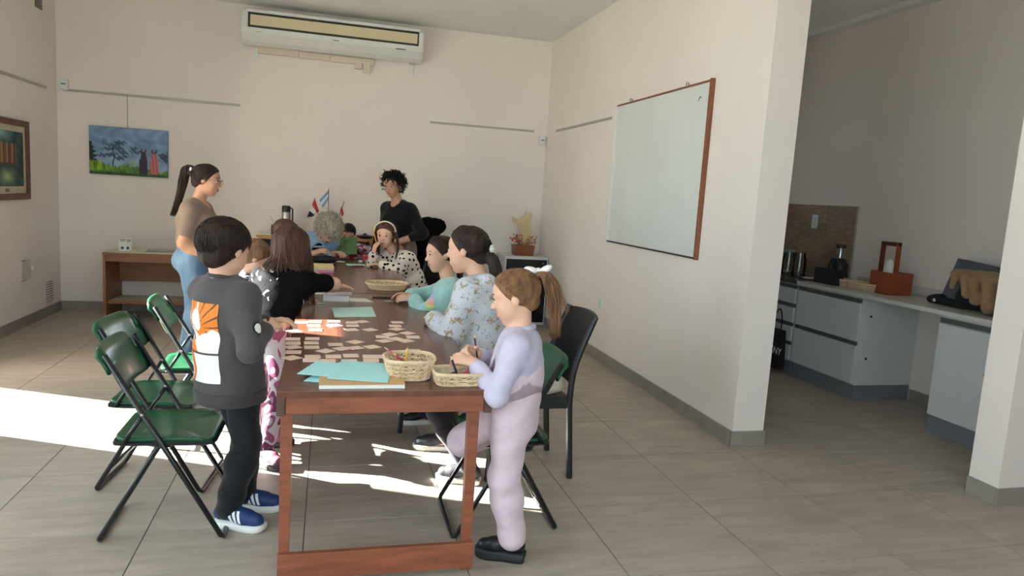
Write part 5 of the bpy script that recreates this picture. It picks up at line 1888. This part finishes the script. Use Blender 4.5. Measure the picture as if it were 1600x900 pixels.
def basket(name, c, a, b, hgt, flare, label, rows=4, n=26, rot=0.0, sq=2.6, m=BASK, cat='basket', rim=.006, group=None, strand=.0032):
    """open-weave oval basket: rings, standing loops, rim and bottom"""
    k = empty(name, c, label, cat, group, rot)
    def pt(t, z, g=0.0):
        f = 1 + flare * z / hgt
        cx, sy = math.cos(t), math.sin(t)
        return (math.copysign(abs(cx) ** (2 / sq), cx) * (a + g) * f, math.copysign(abs(sy) ** (2 / sq), sy) * (b + g) * f, z)
    w = MB()
    for j in range(rows + 1):
        z = .006 + (hgt - .012) * j / rows
        w.tube([pt(2 * math.pi * i / 48, z, .0025 * math.sin(i * 3.0 + j * math.pi)) for i in range(48)], strand, 5, True)
    for ph in (0, 1):
        for j in range(rows):
            z0, z1 = .006 + (hgt - .012) * j / rows, .006 + (hgt - .012) * (j + 1) / rows
            w.tube([pt(2 * math.pi * (i + ph * n * .5 / n) / (2 * n), z0 if (i + ph) % 2 else z1, .002 if (i + j) % 2 else -.002) for i in range(2 * n)], strand * .85, 4, True)
    w.build('weave', m, k, True)
    MB().tube([pt(2 * math.pi * i / 40, hgt) for i in range(40)], rim, 6, True).build('rim', m, k, True)
    MB().prism([pt(2 * math.pi * i / 40, 0)[:2] for i in range(40)], .001, .005).build('bottom', m, k)
    return k


basket('straw_basket', (-.835, .285, TZ), .075, .072, .075, .25, 'deep open-weave straw basket with pencils beside the aqua sheets', 4, 15, sq=2.8)
basket('straw_basket', (-.665, .200, TZ), .082, .062, .045, .10, 'shallow rectangular straw basket of pencils at the table corner', 2, 15, sq=4.5)
basket('straw_basket', (-.735, 2.62, TZ), .115, .10, .042, .25, 'low oval straw basket in front of the mint girl on the far table', 2, 18)


def pencil(p, q, col, label, name='pencil', r=.0036):
    p, q = Vector(p), Vector(q)
    d = (q - p).normalized()
    o = empty(name, p, label, 'pencil')
    L_ = (q - p).length
    MB().tube([Vector((0, 0, 0)), d * (L_ - .02)], r, 6).build('barrel', mat('pencil_%d_%d_%d' % col, col, .4, .05), o, True)
    MB().tube([d * (L_ - .02), d * (L_ - .005)], [r, r * .35], 6).build('tip_wood', mat('pencil_wood', (226, 190, 140), .6), o, True)
    MB().tube([d * (L_ - .005), d * L_], [r * .35, .0004], 6).build('lead', mat('pencil_%d_%d_%d' % col, col, .4, .05), o, True)


pencil((-.850, .285, TZ + .012), (-.845, .27, TZ + .118), (226, 178, 50), 'yellow pencil standing in the deep straw basket', r=.0045)
pencil((-.80, .30, TZ + .012), (-.93, .315, TZ + .108), (196, 96, 120), 'pink pencil leaning out of the deep straw basket')
pencil((-.79, .285, TZ + .014), (-.905, .25, TZ + .100), (190, 70, 90), 'red pencil leaning in the deep straw basket')
pencil((-.86, .31, TZ + .012), (-.835, .305, TZ + .10), (206, 160, 60), 'ochre pencil upright in the deep straw basket')
pencil((-.66, .19, TZ + .012), (-.70, .185, TZ + .108), (28, 36, 62), 'navy pencil sticking up from the shallow basket', r=.0042)
pencil((-.725, .185, TZ + .03), (-.60, .20, TZ + .036), (150, 30, 60), 'crimson pencil lying across the shallow basket')
pencil((-.72, .205, TZ + .022), (-.61, .185, TZ + .03), (168, 44, 72), 'dark pink pencil lying in the shallow basket')
pencil((-.67, .21, TZ + .02), (-.585, .225, TZ + .062), (206, 104, 128), 'rose pencil resting on the shallow basket rim')
pencil((-.70, .225, TZ + .02), (-.66, .18, TZ + .05), (40, 44, 50), 'short black pencil crossing the navy one in the basket')
pencil((-.565, .325, .755), (-.588, .315, .868), (70, 40, 46), 'thin dark pencil in the hand of the girl in overalls')
pencil((-.722, 3.945, .90), (-.775, 3.93, 1.075), (236, 172, 70), 'yellow pencil held by the girl in the polka dot top', r=.0045)
er = tag(rbox('eraser_box', -.66, -.59, .265, .315, TZ, TZ + .03, mat('eraser_green', (186, 206, 186), .5), None, .006), 'pale green plastic box behind the shallow pencil basket', 'box')
bn_ = tag(MB().box(-.09, .09, -.06, .06, 0, .002).build('mint_folder', MINTP), 'mint folder behind the shallow pencil basket', 'paper')
bn_.location, bn_.rotation_euler = (-.63, .37, TZ + .0005), (0, 0, .1)
wx = empty('white_box', (-1.08, 2.08, TZ), 'open white cardboard box with its lid folded back on the table', 'box', None, -.05)
WB = mat('white_card', (238, 236, 234), .55, .02)
for a in ((-.075, .075, -.055, .055, 0, .002), (-.075, .075, -.055, -.053, .002, .034), (-.075, .075, .053, .055, .002, .034), (-.075, -.073, -.053, .053, .002, .034), (.073, .075, -.053, .053, .002, .034)):
    rbox('box_wall', *a, WB, wx)
MB().box(-.055, .09, -.052, .05, 0, .002, M=Matrix.Translation((0, -.005, .038)) @ Matrix.Rotation(-.06, 4, 'Y')).build('lid', WB, wx)
MB().box(-.002, 0, -.053, .053, 0, .05, M=Matrix.Translation((-.072, 0, .033)) @ Matrix.Rotation(-.35, 4, 'Y')).build('lid_flap', WB, wx)
sheet('white_paper', [(-1.0, 2.03), (-.86, 2.02), (-.90, 2.16), (-1.01, 2.17)], TZ + .0005, PAPER, 'white slip of paper beside the open white box')
sheet('white_paper', [(-1.21, 2.30), (-1.15, 2.30), (-1.15, 2.36), (-1.21, 2.36)], TZ + .0005, PAPER, 'small white note at the table joint under the reaching arm')
pn = empty('black_pen', (-.86, 2.19, TZ + .005), 'black pen lying by the table joint near the mint girl', 'pen', None, .06)
MB().tube([(0, 0, 0), (.15, 0, 0)], .0045, 8).build('barrel', BLACK_PL, pn, True)
MB().tube([(-.012, 0, 0), (0, 0, 0)], [.001, .004], 8).build('tip', STEEL, pn, True)
gb = empty('game_box', (-1.22, 3.58, TZ), 'flat yellow and pink printed box on the far table', 'box', None, .03)
rbox('base', -.13, .13, -.13, .13, 0, .035, mat('box_pink', (206, 140, 190), .5, .1), gb, .002)
rbox('lid', -.132, .132, -.132, .132, .022, .046, mat('box_yellow', (204, 190, 130), .5, .2, 20, col2=(228, 214, 166)), gb, .002)
pc = empty('pencil_case', (-1.17, 4.14, TZ), 'black zipped pencil case in front of the older woman', 'pencil case', None, .1)
MB().ball((0, 0, .036), (.125, .06, .036), 20, 10).build('pouch', mat('pouch_black', (20, 20, 22), .8, .1, 40, bump=.2), pc, True)
MB().tube([(-.11, 0, .058), (0, 0, .073), (.11, 0, .058)], .003, 6).build('zip', DARKG, pc)
sheet('mint_paper', [(-.97, 4.02), (-.80, 4.04), (-.82, 4.18), (-.98, 4.17)], TZ + .0005, AQUA, 'small mint sheet under the arm of the polka dot girl')
sheet('white_paper', [(-1.07, 4.30), (-.99, 4.29), (-.98, 4.36), (-1.06, 4.38)], TZ + .0005, PAPER, 'white note beside the older woman hand')
gbk = empty('open_book', (-1.00, 4.70, .735), 'green covered book held open and upright by the child', 'book', None, 0)
for sx in (-1, 1):
    MB().box(0, sx * .125, -.004, .004, 0, .17, M=Matrix.Rotation(-.28, 4, 'X') @ Matrix.Rotation(sx * -.28, 4, 'Z')).build('cover', mat('book_green', (96, 136, 78), .5, .08, 6), gbk)
    MB().box(0, sx * .118, .005, .012, .004, .166, M=Matrix.Rotation(-.28, 4, 'X') @ Matrix.Rotation(sx * -.28, 4, 'Z')).build('pages', PAPER, gbk)
gbk.rotation_euler = (0, 0, .1)
gbk.location = (-.985, 4.70, .735)
o = tag(rbox('green_notebook', -.80, -.66, 4.23, 4.40, TZ, TZ + .02, mat('notebook_green', (122, 160, 110), .5, .1), None, .002), 'green notebook beside the polka dot girl on the far table', 'book')
o = tag(rbox('red_pencil_box', -.82, -.64, 4.48, 4.56, TZ, TZ + .055, mat('red_plastic', (206, 58, 84), .4), None, .008), 'red plastic pencil box on the far end of the table', 'box')
o = tag(MB().ball((-.845, 4.31, TZ + .012), (.02, .014, .012)).build('eraser', PAPER, None, True), 'white eraser by the green notebook', 'eraser')
o = tag(MB().tube([(-.93, 3.95, TZ + .006), (-.83, 3.97, TZ + .006)], .006, 8).build('red_crayon', mat('crayon_red', (160, 40, 50), .5), None, True), 'red crayon lying by the polka dot elbow', 'crayon')

# cream cloth on the black chair
blob_root = empty('cream_cushion', (-.02, 1.13, .43), 'cream cushion on the seat of the black resin chair', 'cushion')
MB().box(-.06, .06, -.16, .16, -.005, .15, .03, M=Matrix.Rotation(-.25, 4, 'Y')).build('fabric', mat('cream_cloth', (206, 192, 172), .85, .1, 30, bump=.3), blob_root, 'all')

# fluffy coat over the chair by the wall
cr = empty('black_coat', (-.12, 5.28, .5), 'fluffy black coat bundled over a chair by the back wall', 'coat')
FUR = mat('fur_black', (16, 15, 16), .95, .2, 60, bump=.8, bscale=110, spec=.1)
pts = [(-.17, 5.24, .88, .10), (-.08, 5.22, 1.0, .10), (.0, 5.22, 1.03, .07), (-.13, 5.25, 1.04, .07), (-.2, 5.24, .75, .1), (-.05, 5.25, .78, .12), (-.1, 5.3, .62, .12)]
blob('coat_body', [('c', A(*a[:3]), A(*b[:3]), a[3], b[3], .05) for a, b in zip(pts, pts[1:])], .009, FUR, cr, A(-.12, 5.28, .5), noise=(.007, 70, 80))

# ---- on the wooden cabinet
CT = .858
th = empty('thermos', (-1.56, 5.32, CT), 'steel vacuum flask with black top on the wooden cabinet', 'thermos')
MB().lathe([(.001, 0), (.044, 0), (.045, .01), (.045, .22), (.038, .245)], 20).build('flask', mat('steel_brushed', (176, 172, 166), .3, .05, 10, (1, 1, .1), metal=.9), th, True)
MB().lathe([(.041, .235), (.043, .245), (.043, .285), (.036, .30), (.001, .302)], 20).build('lid', BLACK_PL, th, True)
MB().tube([(.042, 0, .28), (.062, 0, .27), (.064, 0, .12), (.045, 0, .09)], .009, 8).build('handle', BLACK_PL, th, True)
mt = empty('mate_cup', (-1.66, 5.27, CT), 'dark mate gourd with metal straw on the wooden cabinet', 'cup')
MB().lathe([(.001, 0), (.03, 0), (.04, .03), (.042, .07), (.036, .1), (.03, .1), (.03, .09), (.001, .088)], 18).build('gourd', mat('gourd', (40, 30, 26), .4), mt, True)
MB().lathe([(.035, .097), (.04, .097), (.041, .107), (.035, .108)], 18).build('rim', STEEL, mt, True)
MB().tube([(0, 0, .06), (-.02, 0, .13), (-.055, 0, .19)], .0035, 6).build('straw', STEEL, mt, True)
sheet('white_tray', [(-1.83, 5.24), (-1.70, 5.24), (-1.70, 5.40), (-1.83, 5.40)], CT, PAPER, 'white folded sheet on the cabinet beside the mate gourd', .012)
sheet('white_tray', [(-1.46, 5.22), (-1.30, 5.22), (-1.30, 5.34), (-1.46, 5.34)], CT, PAPER, 'white folded sheet on the cabinet behind the older woman', .016)
dish = empty('black_dish', (-.76, 5.33, CT), 'black lidded dish on the end of the wooden cabinet', 'dish')
MB().lathe([(.001, 0), (.05, 0), (.095, .02), (.10, .028), (.06, .034), (.02, .04), (.015, .052), (.001, .055)], 22).build('bowl', BLACK_PL, dish, True)
fh = empty('flag_holder', (-1.14, 5.33, CT), 'small wooden block holding three little flags', 'flag holder')
rbox('block', -.10, .10, -.04, .04, 0, .035, CW, fh, .004)
STICK = mat('flag_stick', (120, 76, 56), .6)


def flag(p, q, quad, bands, label, along='v'):
    o = empty('table_flag', p, label, 'flag', 'three little flags on the cabinet')
    p, q = Vector(p), Vector(q)
    MB().tube([Vector(), q - p], .0035, 6).build('stick', STICK, o, True)
    Q_ = [Vector(x) - p for x in quad]
    n = len(bands)
    for i, c in enumerate(bands):
        a, b = i / n, (i + 1) / n
        vs, fs = [], []
        for t in np.linspace(0, 1, 7):
            for e in (a, b):
                l = Q_[0].lerp(Q_[3], e)
                r_ = Q_[1].lerp(Q_[2], e)
                x = l.lerp(r_, t) + Vector((0, .012 * math.sin(t * 6), 0))
                vs += [x + Vector((0, -.0006, 0)), x + Vector((0, .0006, 0))]
        for k in range(6):
            j = k * 4
            fs += [(j, j + 4, j + 6, j + 2), (j + 1, j + 3, j + 7, j + 5), (j, j + 1, j + 5, j + 4), (j + 2, j + 6, j + 7, j + 3)]
        fs += [(0, 2, 3, 1), (24, 25, 27, 26)]
        MB().add(vs, fs).build('cloth_band', mat('flag_%d_%d_%d' % c, c, .8, .05), o, 'all')


flag((-1.14, 5.33, CT + .03), (-1.145, 5.33, 1.36), [(-1.145, 5.33, 1.345), (-1.235, 5.33, 1.235), (-1.20, 5.33, 1.155), (-1.145, 5.33, 1.245)], [(120, 170, 206), (236, 238, 240), (120, 170, 206)], 'sky blue and white striped little flag on the tallest stick')
flag((-1.19, 5.33, CT + .03), (-1.285, 5.33, 1.255), [(-1.283, 5.33, 1.25), (-1.235, 5.33, 1.12), (-1.30, 5.33, 1.06), (-1.355, 5.33, 1.05)], [(196, 52, 48), (234, 232, 230), (34, 40, 92)], 'little red, white and navy flag on a leaning stick')
flag((-1.09, 5.33, CT + .03), (-.985, 5.33, 1.235), [(-1.005, 5.33, 1.19), (-.985, 5.33, 1.10), (-1.045, 5.33, 1.02), (-1.06, 5.33, 1.05)], [(206, 60, 56), (236, 236, 230), (64, 130, 74)], 'drooping little red, white and green flag on a leaning stick')

# ---- planter on the corner cabinet
po = empty('planter_box', (.965, 5.27, .755), 'square wooden planter with dry flowers and a wooden map cut-out', 'planter')
MB().add([(-.10, -.08, 0), (.10, -.08, 0), (.10, .08, 0), (-.10, .08, 0), (-.115, -.09, .115), (.115, -.09, .115), (.115, .09, .115), (-.115, .09, .115)], [(3, 2, 1, 0), (4, 5, 6, 7), (0, 1, 5, 4), (1, 2, 6, 5), (2, 3, 7, 6), (3, 0, 4, 7)]).build('pot', mat('planter_wood', (128, 72, 44), .45, .3, 8, (4, 1, 1)), po)
outl = [(-.015, .115), (.085, .115), (.088, .25), (.07, .36), (.085, .46), (.045, .478), (.03, .46), (.01, .49), (.0, .45), (-.03, .43), (-.045, .40), (-.10, .40), (-.14, .425), (-.15, .40), (-.13, .36), (-.09, .345), (-.06, .29), (-.04, .2)]
MB().prism(outl, -.004, .004, 'y').build('map_cutout', mat('plywood_pale', (206, 182, 142), .6, .08, 20), po)
fl = MB()
for i in range(46):
    a = rng.uniform(0, 6.28)
    p0 = Vector((.05 * math.cos(a), .04 * math.sin(a), .11))
    p1 = p0 + Vector((.10 * math.cos(a) * rng.uniform(.4, 1.1), -.03 + .06 * math.sin(a), rng.uniform(.02, .12)))
    fl.cur = 0
    fl.tube([p0, (p0 + p1) / 2 + Vector((0, 0, .03)), p1], [.002, .002, .001], 4)
    fl.cur = 1 if i % 3 else 2
    fl.ball(p1, (.012, .01, .009), 6, 4)
fl.build('dry_flowers', [mat('dry_stem', (150, 120, 84), .8), mat('dry_red', (176, 84, 54), .8, .3, 60), mat('dry_tan', (190, 150, 108), .8, .3, 60)], po, True)

# ================================================================== kitchen
KW = mat('kitchen_white', (206, 208, 208), .35, .02)
KH = mat('handle_grey', (104, 106, 106), .35, .05, metal=.3)
KP = mat('plinth_grey', (118, 124, 130), .4, .04)
STONE = mat('worktop_white', (206, 202, 194), .3, .04, 20)
STONE_D = mat('worktop_dark', (64, 60, 56), .3, .3, 60)
FX, WX = 2.79, 3.338


def drawer_cabinet(y0, y1, n, label, lock=True):
    c = empty('drawer_cabinet', (FX, (y0 + y1) / 2, 0), label, 'cabinet')
    hy = (y1 - y0) / 2
    rbox('carcass', .02, WX - FX, -hy, hy, .12, .80, KW, c, .001)
    rbox('plinth', .03, WX - FX, -hy + .004, hy - .004, 0, .12, KP, c)
    z = .13
    dh = .66 / n
    for i in range(n):
        d = rbox('drawer_front', 0, .018, -hy + .012, hy - .012, z + .002, z + dh - .034, KW, c, .0015)
        rbox('handle', .004, .019, -hy + .012, hy - .012, z + dh - .030, z + dh - .002, KH, d)
        z += dh
    if lock:
        for zz in (.66, .33):
            MB().tube([(.10, -hy - .006, zz), (.10, -hy + .004, zz)], .009, 12).build('lock', BLACK_PL, c, True)
    return c


drawer_cabinet(2.16, 2.92, 2, 'white two-drawer kitchen cabinet with grey rails and plinth')
drawer_cabinet(2.935, 3.70, 4, 'white four-drawer kitchen cabinet beside the hanging bag', False)
dc = empty('door_cabinet', (FX, 1.03, 0), 'white kitchen cabinet with a single door and grey plinth', 'cabinet')
rbox('carcass', .02, WX - FX, -.43, .43, .12, .80, KW, dc, .001)
rbox('plinth', .03, WX - FX, -.424, .424, 0, .12, KP, dc)
for a, b in ((-.425, -.004), (.0, .415)):
    d = rbox('door', 0, .018, a, b, .13, .745, KW, dc, .0015)
    rbox('handle', .004, .019, a, b, .752, .785, KH, d)
MB().tube([(-.006, .03, .49), (.004, .03, .49)], .010, 12).build('lock', BLACK_PL, dc, True)
wt = empty('worktop', (FX, 1.755, .80), 'long white kitchen worktop with a low upstand', 'worktop')
rbox('slab', -.012, WX - FX, -1.155, 1.172, .001, .032, STONE, wt, .003)
rbox('upstand', WX - FX - .015, WX - FX, -1.155, 1.1, .0325, .10, STONE, wt, .002)
wt2 = empty('dark_worktop', (FX, 3.32, .80), 'dark stone kitchen worktop at the far end of the counter', 'worktop')
rbox('slab', -.012, WX - FX, -.39, .40, .001, .030, STONE_D, wt2, .003)
bs = empty('backsplash', (3.34, 3.4, .84), 'wood-look tiled backsplash on the kitchen wall', 'backsplash')
BSM = [mat('backsplash_tile_a', (150, 122, 98), .45, .3, 5, (1, 2, 14)), mat('backsplash_tile_b', (142, 116, 94), .45, .3, 5, (1, 2, 14))]
for j in range(4):
    for i in range(3):
        y0 = -.44 + i * .38
        rbox('tile', -.012, -.0005, y0 + .001, y0 + .379, j * .165 + .001, j * .165 + .164, BSM[(i + j) % 2], bs, .001)
rbox('edge_trim', -.014, -.0005, -.45, -.44, 0, .66, ALU, bs)
sw_ = empty('kitchen_socket', (3.327, 3.49, 1.34), 'white double socket on the wood-look backsplash', 'socket')
rbox('plate', -.012, 0, -.04, .04, -.065, .065, WHITE_PL, sw_, .006)
for z in (-.025, .025):
    rbox('insert', -.014, -.011, -.02, .02, z - .016, z + .016, mat('socket_grey', (206, 206, 204), .4), sw_, .002)

WT = .832
basket('bread_basket', (3.03, 2.42, WT), .075, .14, .055, .08, 'oval straw basket of bread rolls in front of the wooden caddy', 3, 26, cat='basket')
basket('bread_basket', (3.03, 2.69, WT), .07, .10, .055, .08, 'small round straw basket of bread rolls beside the black crate', 3, 22, cat='basket')
BREAD = mat('bread', (206, 180, 146), .8, .15, 20, bump=.2)
for (bx_, by_, lab, n, sp) in ((3.03, 2.42, 'pale bread roll in the oval basket', 5, .045), (3.03, 2.69, 'pale bread roll in the small basket', 3, .05)):
    for i in range(n):
        o = MB().ball((0, 0, 0), (.036, .026, .024)).build('bread_roll', BREAD, None, 'all')
        o.location = (bx_ + .02 * (-1) ** i, by_ + (i - (n - 1) / 2) * sp, WT + .030)
        o.rotation_euler = (0, 0, i * .8)
        tag(o, lab, 'bread', lab + 's')
kd = empty('wooden_caddy', (3.10, 2.235, WT), 'reddish wooden box caddy with tall carrying handle on the worktop', 'caddy')
CDW = mat('caddy_wood', (150, 74, 44), .4, .2, 8, (1, 1, 4))
CDW2 = mat('caddy_wood_dark', (96, 40, 28), .4, .2, 8, (1, 1, 4))
for a in ((-.10, .10, -.11, -.098, 0, .17), (-.10, .10, .098, .11, 0, .17), (-.10, -.088, -.098, .098, 0, .17), (.088, .10, -.098, .098, 0, .17), (-.10, .10, -.11, .11, 0, .008)):
    rbox('side_board', *a, CDW, kd, .003)
MB().box(-.02, .02, .112, .128, .0, .40, .006).build('handle_post', CDW2, kd)
MB().box(-.02, .02, -.045, -.028, .0, .40, .006).build('handle_post', CDW, kd)
MB().tube([(0, -.045, .385), (0, .128, .385)], .016, 10).build('handle_bar', CDW2, kd, True)
bag_ = tag(MB().ball((3.10, 2.27, WT + .17), (.03, .05, .10), 12, 10).build('napkin_pack', PAPER, None, True), 'white napkins standing in the wooden caddy', 'napkins')
jc = empty('juicer', (3.10, 2.83, WT), 'black juice extractor with a clear steel-topped chute', 'juicer')
MB().lathe([(.001, 0), (.085, 0), (.085, .06), (.07, .12), (.075, .16), (.06, .2), (.035, .22)], 20).build('base', BLACK_PL, jc, True)
MB().lathe([(.035, .21), (.036, .31), (.034, .315), (.001, .315)], 16).build('chute', mat('steel_tube', (150, 150, 150), .2, metal=.9), jc, True)
MB().lathe([(.001, .305), (.042, .305), (.042, .335), (.001, .337)], 16).build('pusher', BLACK_PL, jc, True)
MB().tube([(0, .07, .14), (0, .12, .15), (0, .125, .05), (0, .085, .02)], .010, 8).build('handle', BLACK_PL, jc, True)
ck = empty('black_crate', (3.0, 2.80, WT), 'black open box on the worktop in front of the juicer', 'crate')
for a in ((-.08, -.074, -.17, .10, 0, .13), (-.02, -.014, -.17, .10, 0, .13), (-.074, -.02, -.17, -.164, 0, .13), (-.074, -.02, .094, .10, 0, .13), (-.08, -.014, -.17, .10, 0, .004)):
    rbox('wall', *a, mat('crate_black', (28, 26, 28), .5), ck, .002)
MB().tube([(-.045, -.085 + .045 * math.cos(a), .17 + .05 * math.sin(a)) for a in np.linspace(0, 2 * math.pi, 18, endpoint=False)], .012, 8, True).build('ring_handle', BLACK_PL, ck, True)
MB().tube([(-.045, -.085, .01), (-.045, -.085, .125)], .012, 8).build('handle_stem', BLACK_PL, ck, True)
GLS = glass_mat('jar_glass', (.86, .90, .90), .35)
for y, lab, col in ((3.30, 'clear glass jar on the dark worktop beside the saucer', None), (3.46, 'clear glass jug with bluish lid on the dark worktop', 1)):
    j = empty('glass_jar', (3.06, y, .83), lab, 'jar')
    MB().lathe([(.001, .002), (.055, .002), (.06, .02), (.06, .15), (.048, .20), (.048, .22), (.044, .22), (.044, .2), (.055, .15), (.055, .02), (.001, .008)], 20).build('glass', GLS, j, True)
    if col:
        MB().lathe([(.001, .215), (.05, .215), (.05, .235), (.001, .237)], 18).build('lid', mat('lid_blue', (110, 140, 150), .4), j, True)
    MB().tube([(0, -.058, .17), (0, -.095, .16), (0, -.095, .07), (0, -.06, .06)], .006, 6).build('handle', GLS, j, True)
sa = tag(MB().lathe([(.001, 0), (.05, .0), (.085, .014), (.082, .016), (.05, .004), (.001, .004)], 20).build('saucer', WHITE_PL, None, True), 'white saucer on the dark worktop behind the juicer', 'saucer')
sa.location = (3.04, 3.09, .83)
pl_ = empty('trailing_plant', (3.20, 2.50, WT), 'small green leafy plant behind the bread baskets', 'plant')
lv = MB().ball((0, 0, 0), .001)
leaf = None
for i in range(34):
    a, r_ = rng.uniform(0, 6.28), rng.uniform(.02, .10)
    M_ = Matrix.Translation((.5 * r_ * math.cos(a), r_ * math.sin(a), .02 + rng.uniform(0, .06))) @ Matrix.Rotation(a, 4, 'Z') @ Matrix.Rotation(rng.uniform(-.6, .6), 4, 'Y')
    if leaf is None:
        o = MB().add([(0, 0, 0), (.014, -.009, .002), (.03, 0, -.003), (.014, .009, .002), (.014, 0, -.002)], [(0, 1, 4), (1, 2, 4), (2, 3, 4), (3, 0, 4)]).build('leaf', mat('leaf_green', (66, 104, 52), .5, .2), pl_, True)
        leaf = o.data
    else:
        o = bpy.data.objects.new('leaf', leaf)
        COL.objects.link(o)
        o.parent = pl_
    o.matrix_local = M_
MB().lathe([(.001, 0), (.03, 0), (.036, .035), (.001, .036)], 14).build('pot', mat('pot_dark', (70, 60, 50), .6), pl_, True)

bp = empty('backpack', (3.08, 1.40, WT), 'grey and black backpack slumped on the worktop', 'backpack')
b0 = A(3.08, 1.40, WT)
BPG = mat('backpack_grey', (86, 90, 98), .8, .15, 60, bump=.2)
BPK = mat('backpack_black', (22, 22, 26), .7, .15, 40, bump=.2)
I3 = np.eye(3)
vs = [(.08, .36, 0), (.08, -.28, 0), (.08, -.20, .24), (.08, .0, .31), (.08, .245, .335), (.16, .36, 0), (.24, -.28, 0), (.22, -.20, .235), (.2, .0, .30), (.17, .245, .325)]
MB().add([(x - .08, y, z) for x, y, z in vs], [(0, 1, 2, 3, 4), (9, 8, 7, 6, 5), (0, 5, 6, 1), (1, 6, 7, 2), (2, 7, 8, 3), (3, 8, 9, 4), (4, 9, 5, 0)]).build('back_panel', BPG, bp)
blob('main_pocket', [('c', b0 + A(-.01, .12, .075), b0 + A(-.01, -.22, .085), .07, .085, .04), ('c', b0 + A(0, .05, .12), b0 + A(.02, -.15, .19), .06, .07, .04)], .008, BPK, bp, b0, cuts=[(b0, A(0, 0, -1))], noise=(.004, 40, 40))
blob('strap', [('c', b0 + A(-.04, .33, .035), b0 + A(-.05, .10, .02), .03, .02, .02), ('c', b0 + A(-.06, .36, .03), b0 + A(-.04, .30, .045), .028, .03, .02)], .006, BPK, bp, b0, cuts=[(b0, A(0, 0, -1))], noise=(.003, 60, 60))
MB().ball((-.085, .31, .03), (.006, .012, .012)).build('buckle', WHITE_PL, bp, True)
jk = empty('tan_jacket', (2.98, 1.36, WT), 'tan jacket draped over the backpack on the worktop', 'jacket')
b1 = A(2.98, 1.36, WT)
TAN = fabric('jacket_tan', (150, 120, 88), .12, bump=.3)
blob('cloth', [('c', b1 + A(0, .20, .24), b1 + A(.0, -.12, .235), .028, .042, .02), ('c', b1 + A(-.03, .09, .22), b1 + A(-.045, .05, .12), .030, .034, .02), ('c', b1 + A(-.04, .01, .21), b1 + A(-.06, -.04, .09), .040, .036, .02), ('c', b1 + A(-.03, -.09, .21), b1 + A(-.05, -.13, .06), .045, .046, .02), ('c', b1 + A(0, .19, .23), b1 + A(-.02, .185, .15), .03, .022, .02)], .007, TAN, jk, b1, cuts=[(b1, A(0, 0, -1))], noise=(.007, 45, 22))

hb_ = empty('tote_bag', (2.74, 3.06, .04), 'black tote bag with white lettering hanging on the drawer cabinet', 'bag')
MB().add([(-.045, -.10, 0), (.035, -.10, 0), (.035, .14, 0), (-.045, .14, 0), (-.01, -.075, .34), (.03, -.075, .34), (.03, .125, .34), (-.01, .125, .34)], [(3, 2, 1, 0), (4, 5, 6, 7), (0, 1, 5, 4), (1, 2, 6, 5), (2, 3, 7, 6), (3, 0, 4, 7)]).build('bag_body', mat('tote_black', (18, 18, 20), .6, .1, 20, bump=.2), hb_)
MB().tube(catmull([(.01, -.03, .33), (.015, -.02, .45), (.02, .03, .52), (.015, .08, .45), (.01, .09, .33)], 4), .006, 6).build('strap', BLACK_PL, hb_, True)
tcu = bpy.data.curves.new('bag_lettering', 'FONT')
tcu.body = 'DKNY'
tcu.size = .085
tcu.extrude = .0008
tob = bpy.data.objects.new('tmp_text', tcu)
COL.objects.link(tob)
dg = bpy.context.evaluated_depsgraph_get()
tme = bpy.data.meshes.new_from_object(tob.evaluated_get(dg))
bpy.data.objects.remove(tob)
tme.materials.clear()
tme.materials.append(PAPER)
lt = bpy.data.objects.new('lettering', tme)
COL.objects.link(lt)
lt.parent = hb_
# text runs along -y (seen from -x), leaning with the bag face
lt.matrix_local = Matrix.Translation((-.0325, .115, .13)) @ Matrix(((0, .1, -1, 0), (-1, 0, 0, 0), (0, .995, .1, 0), (0, 0, 0, 1)))
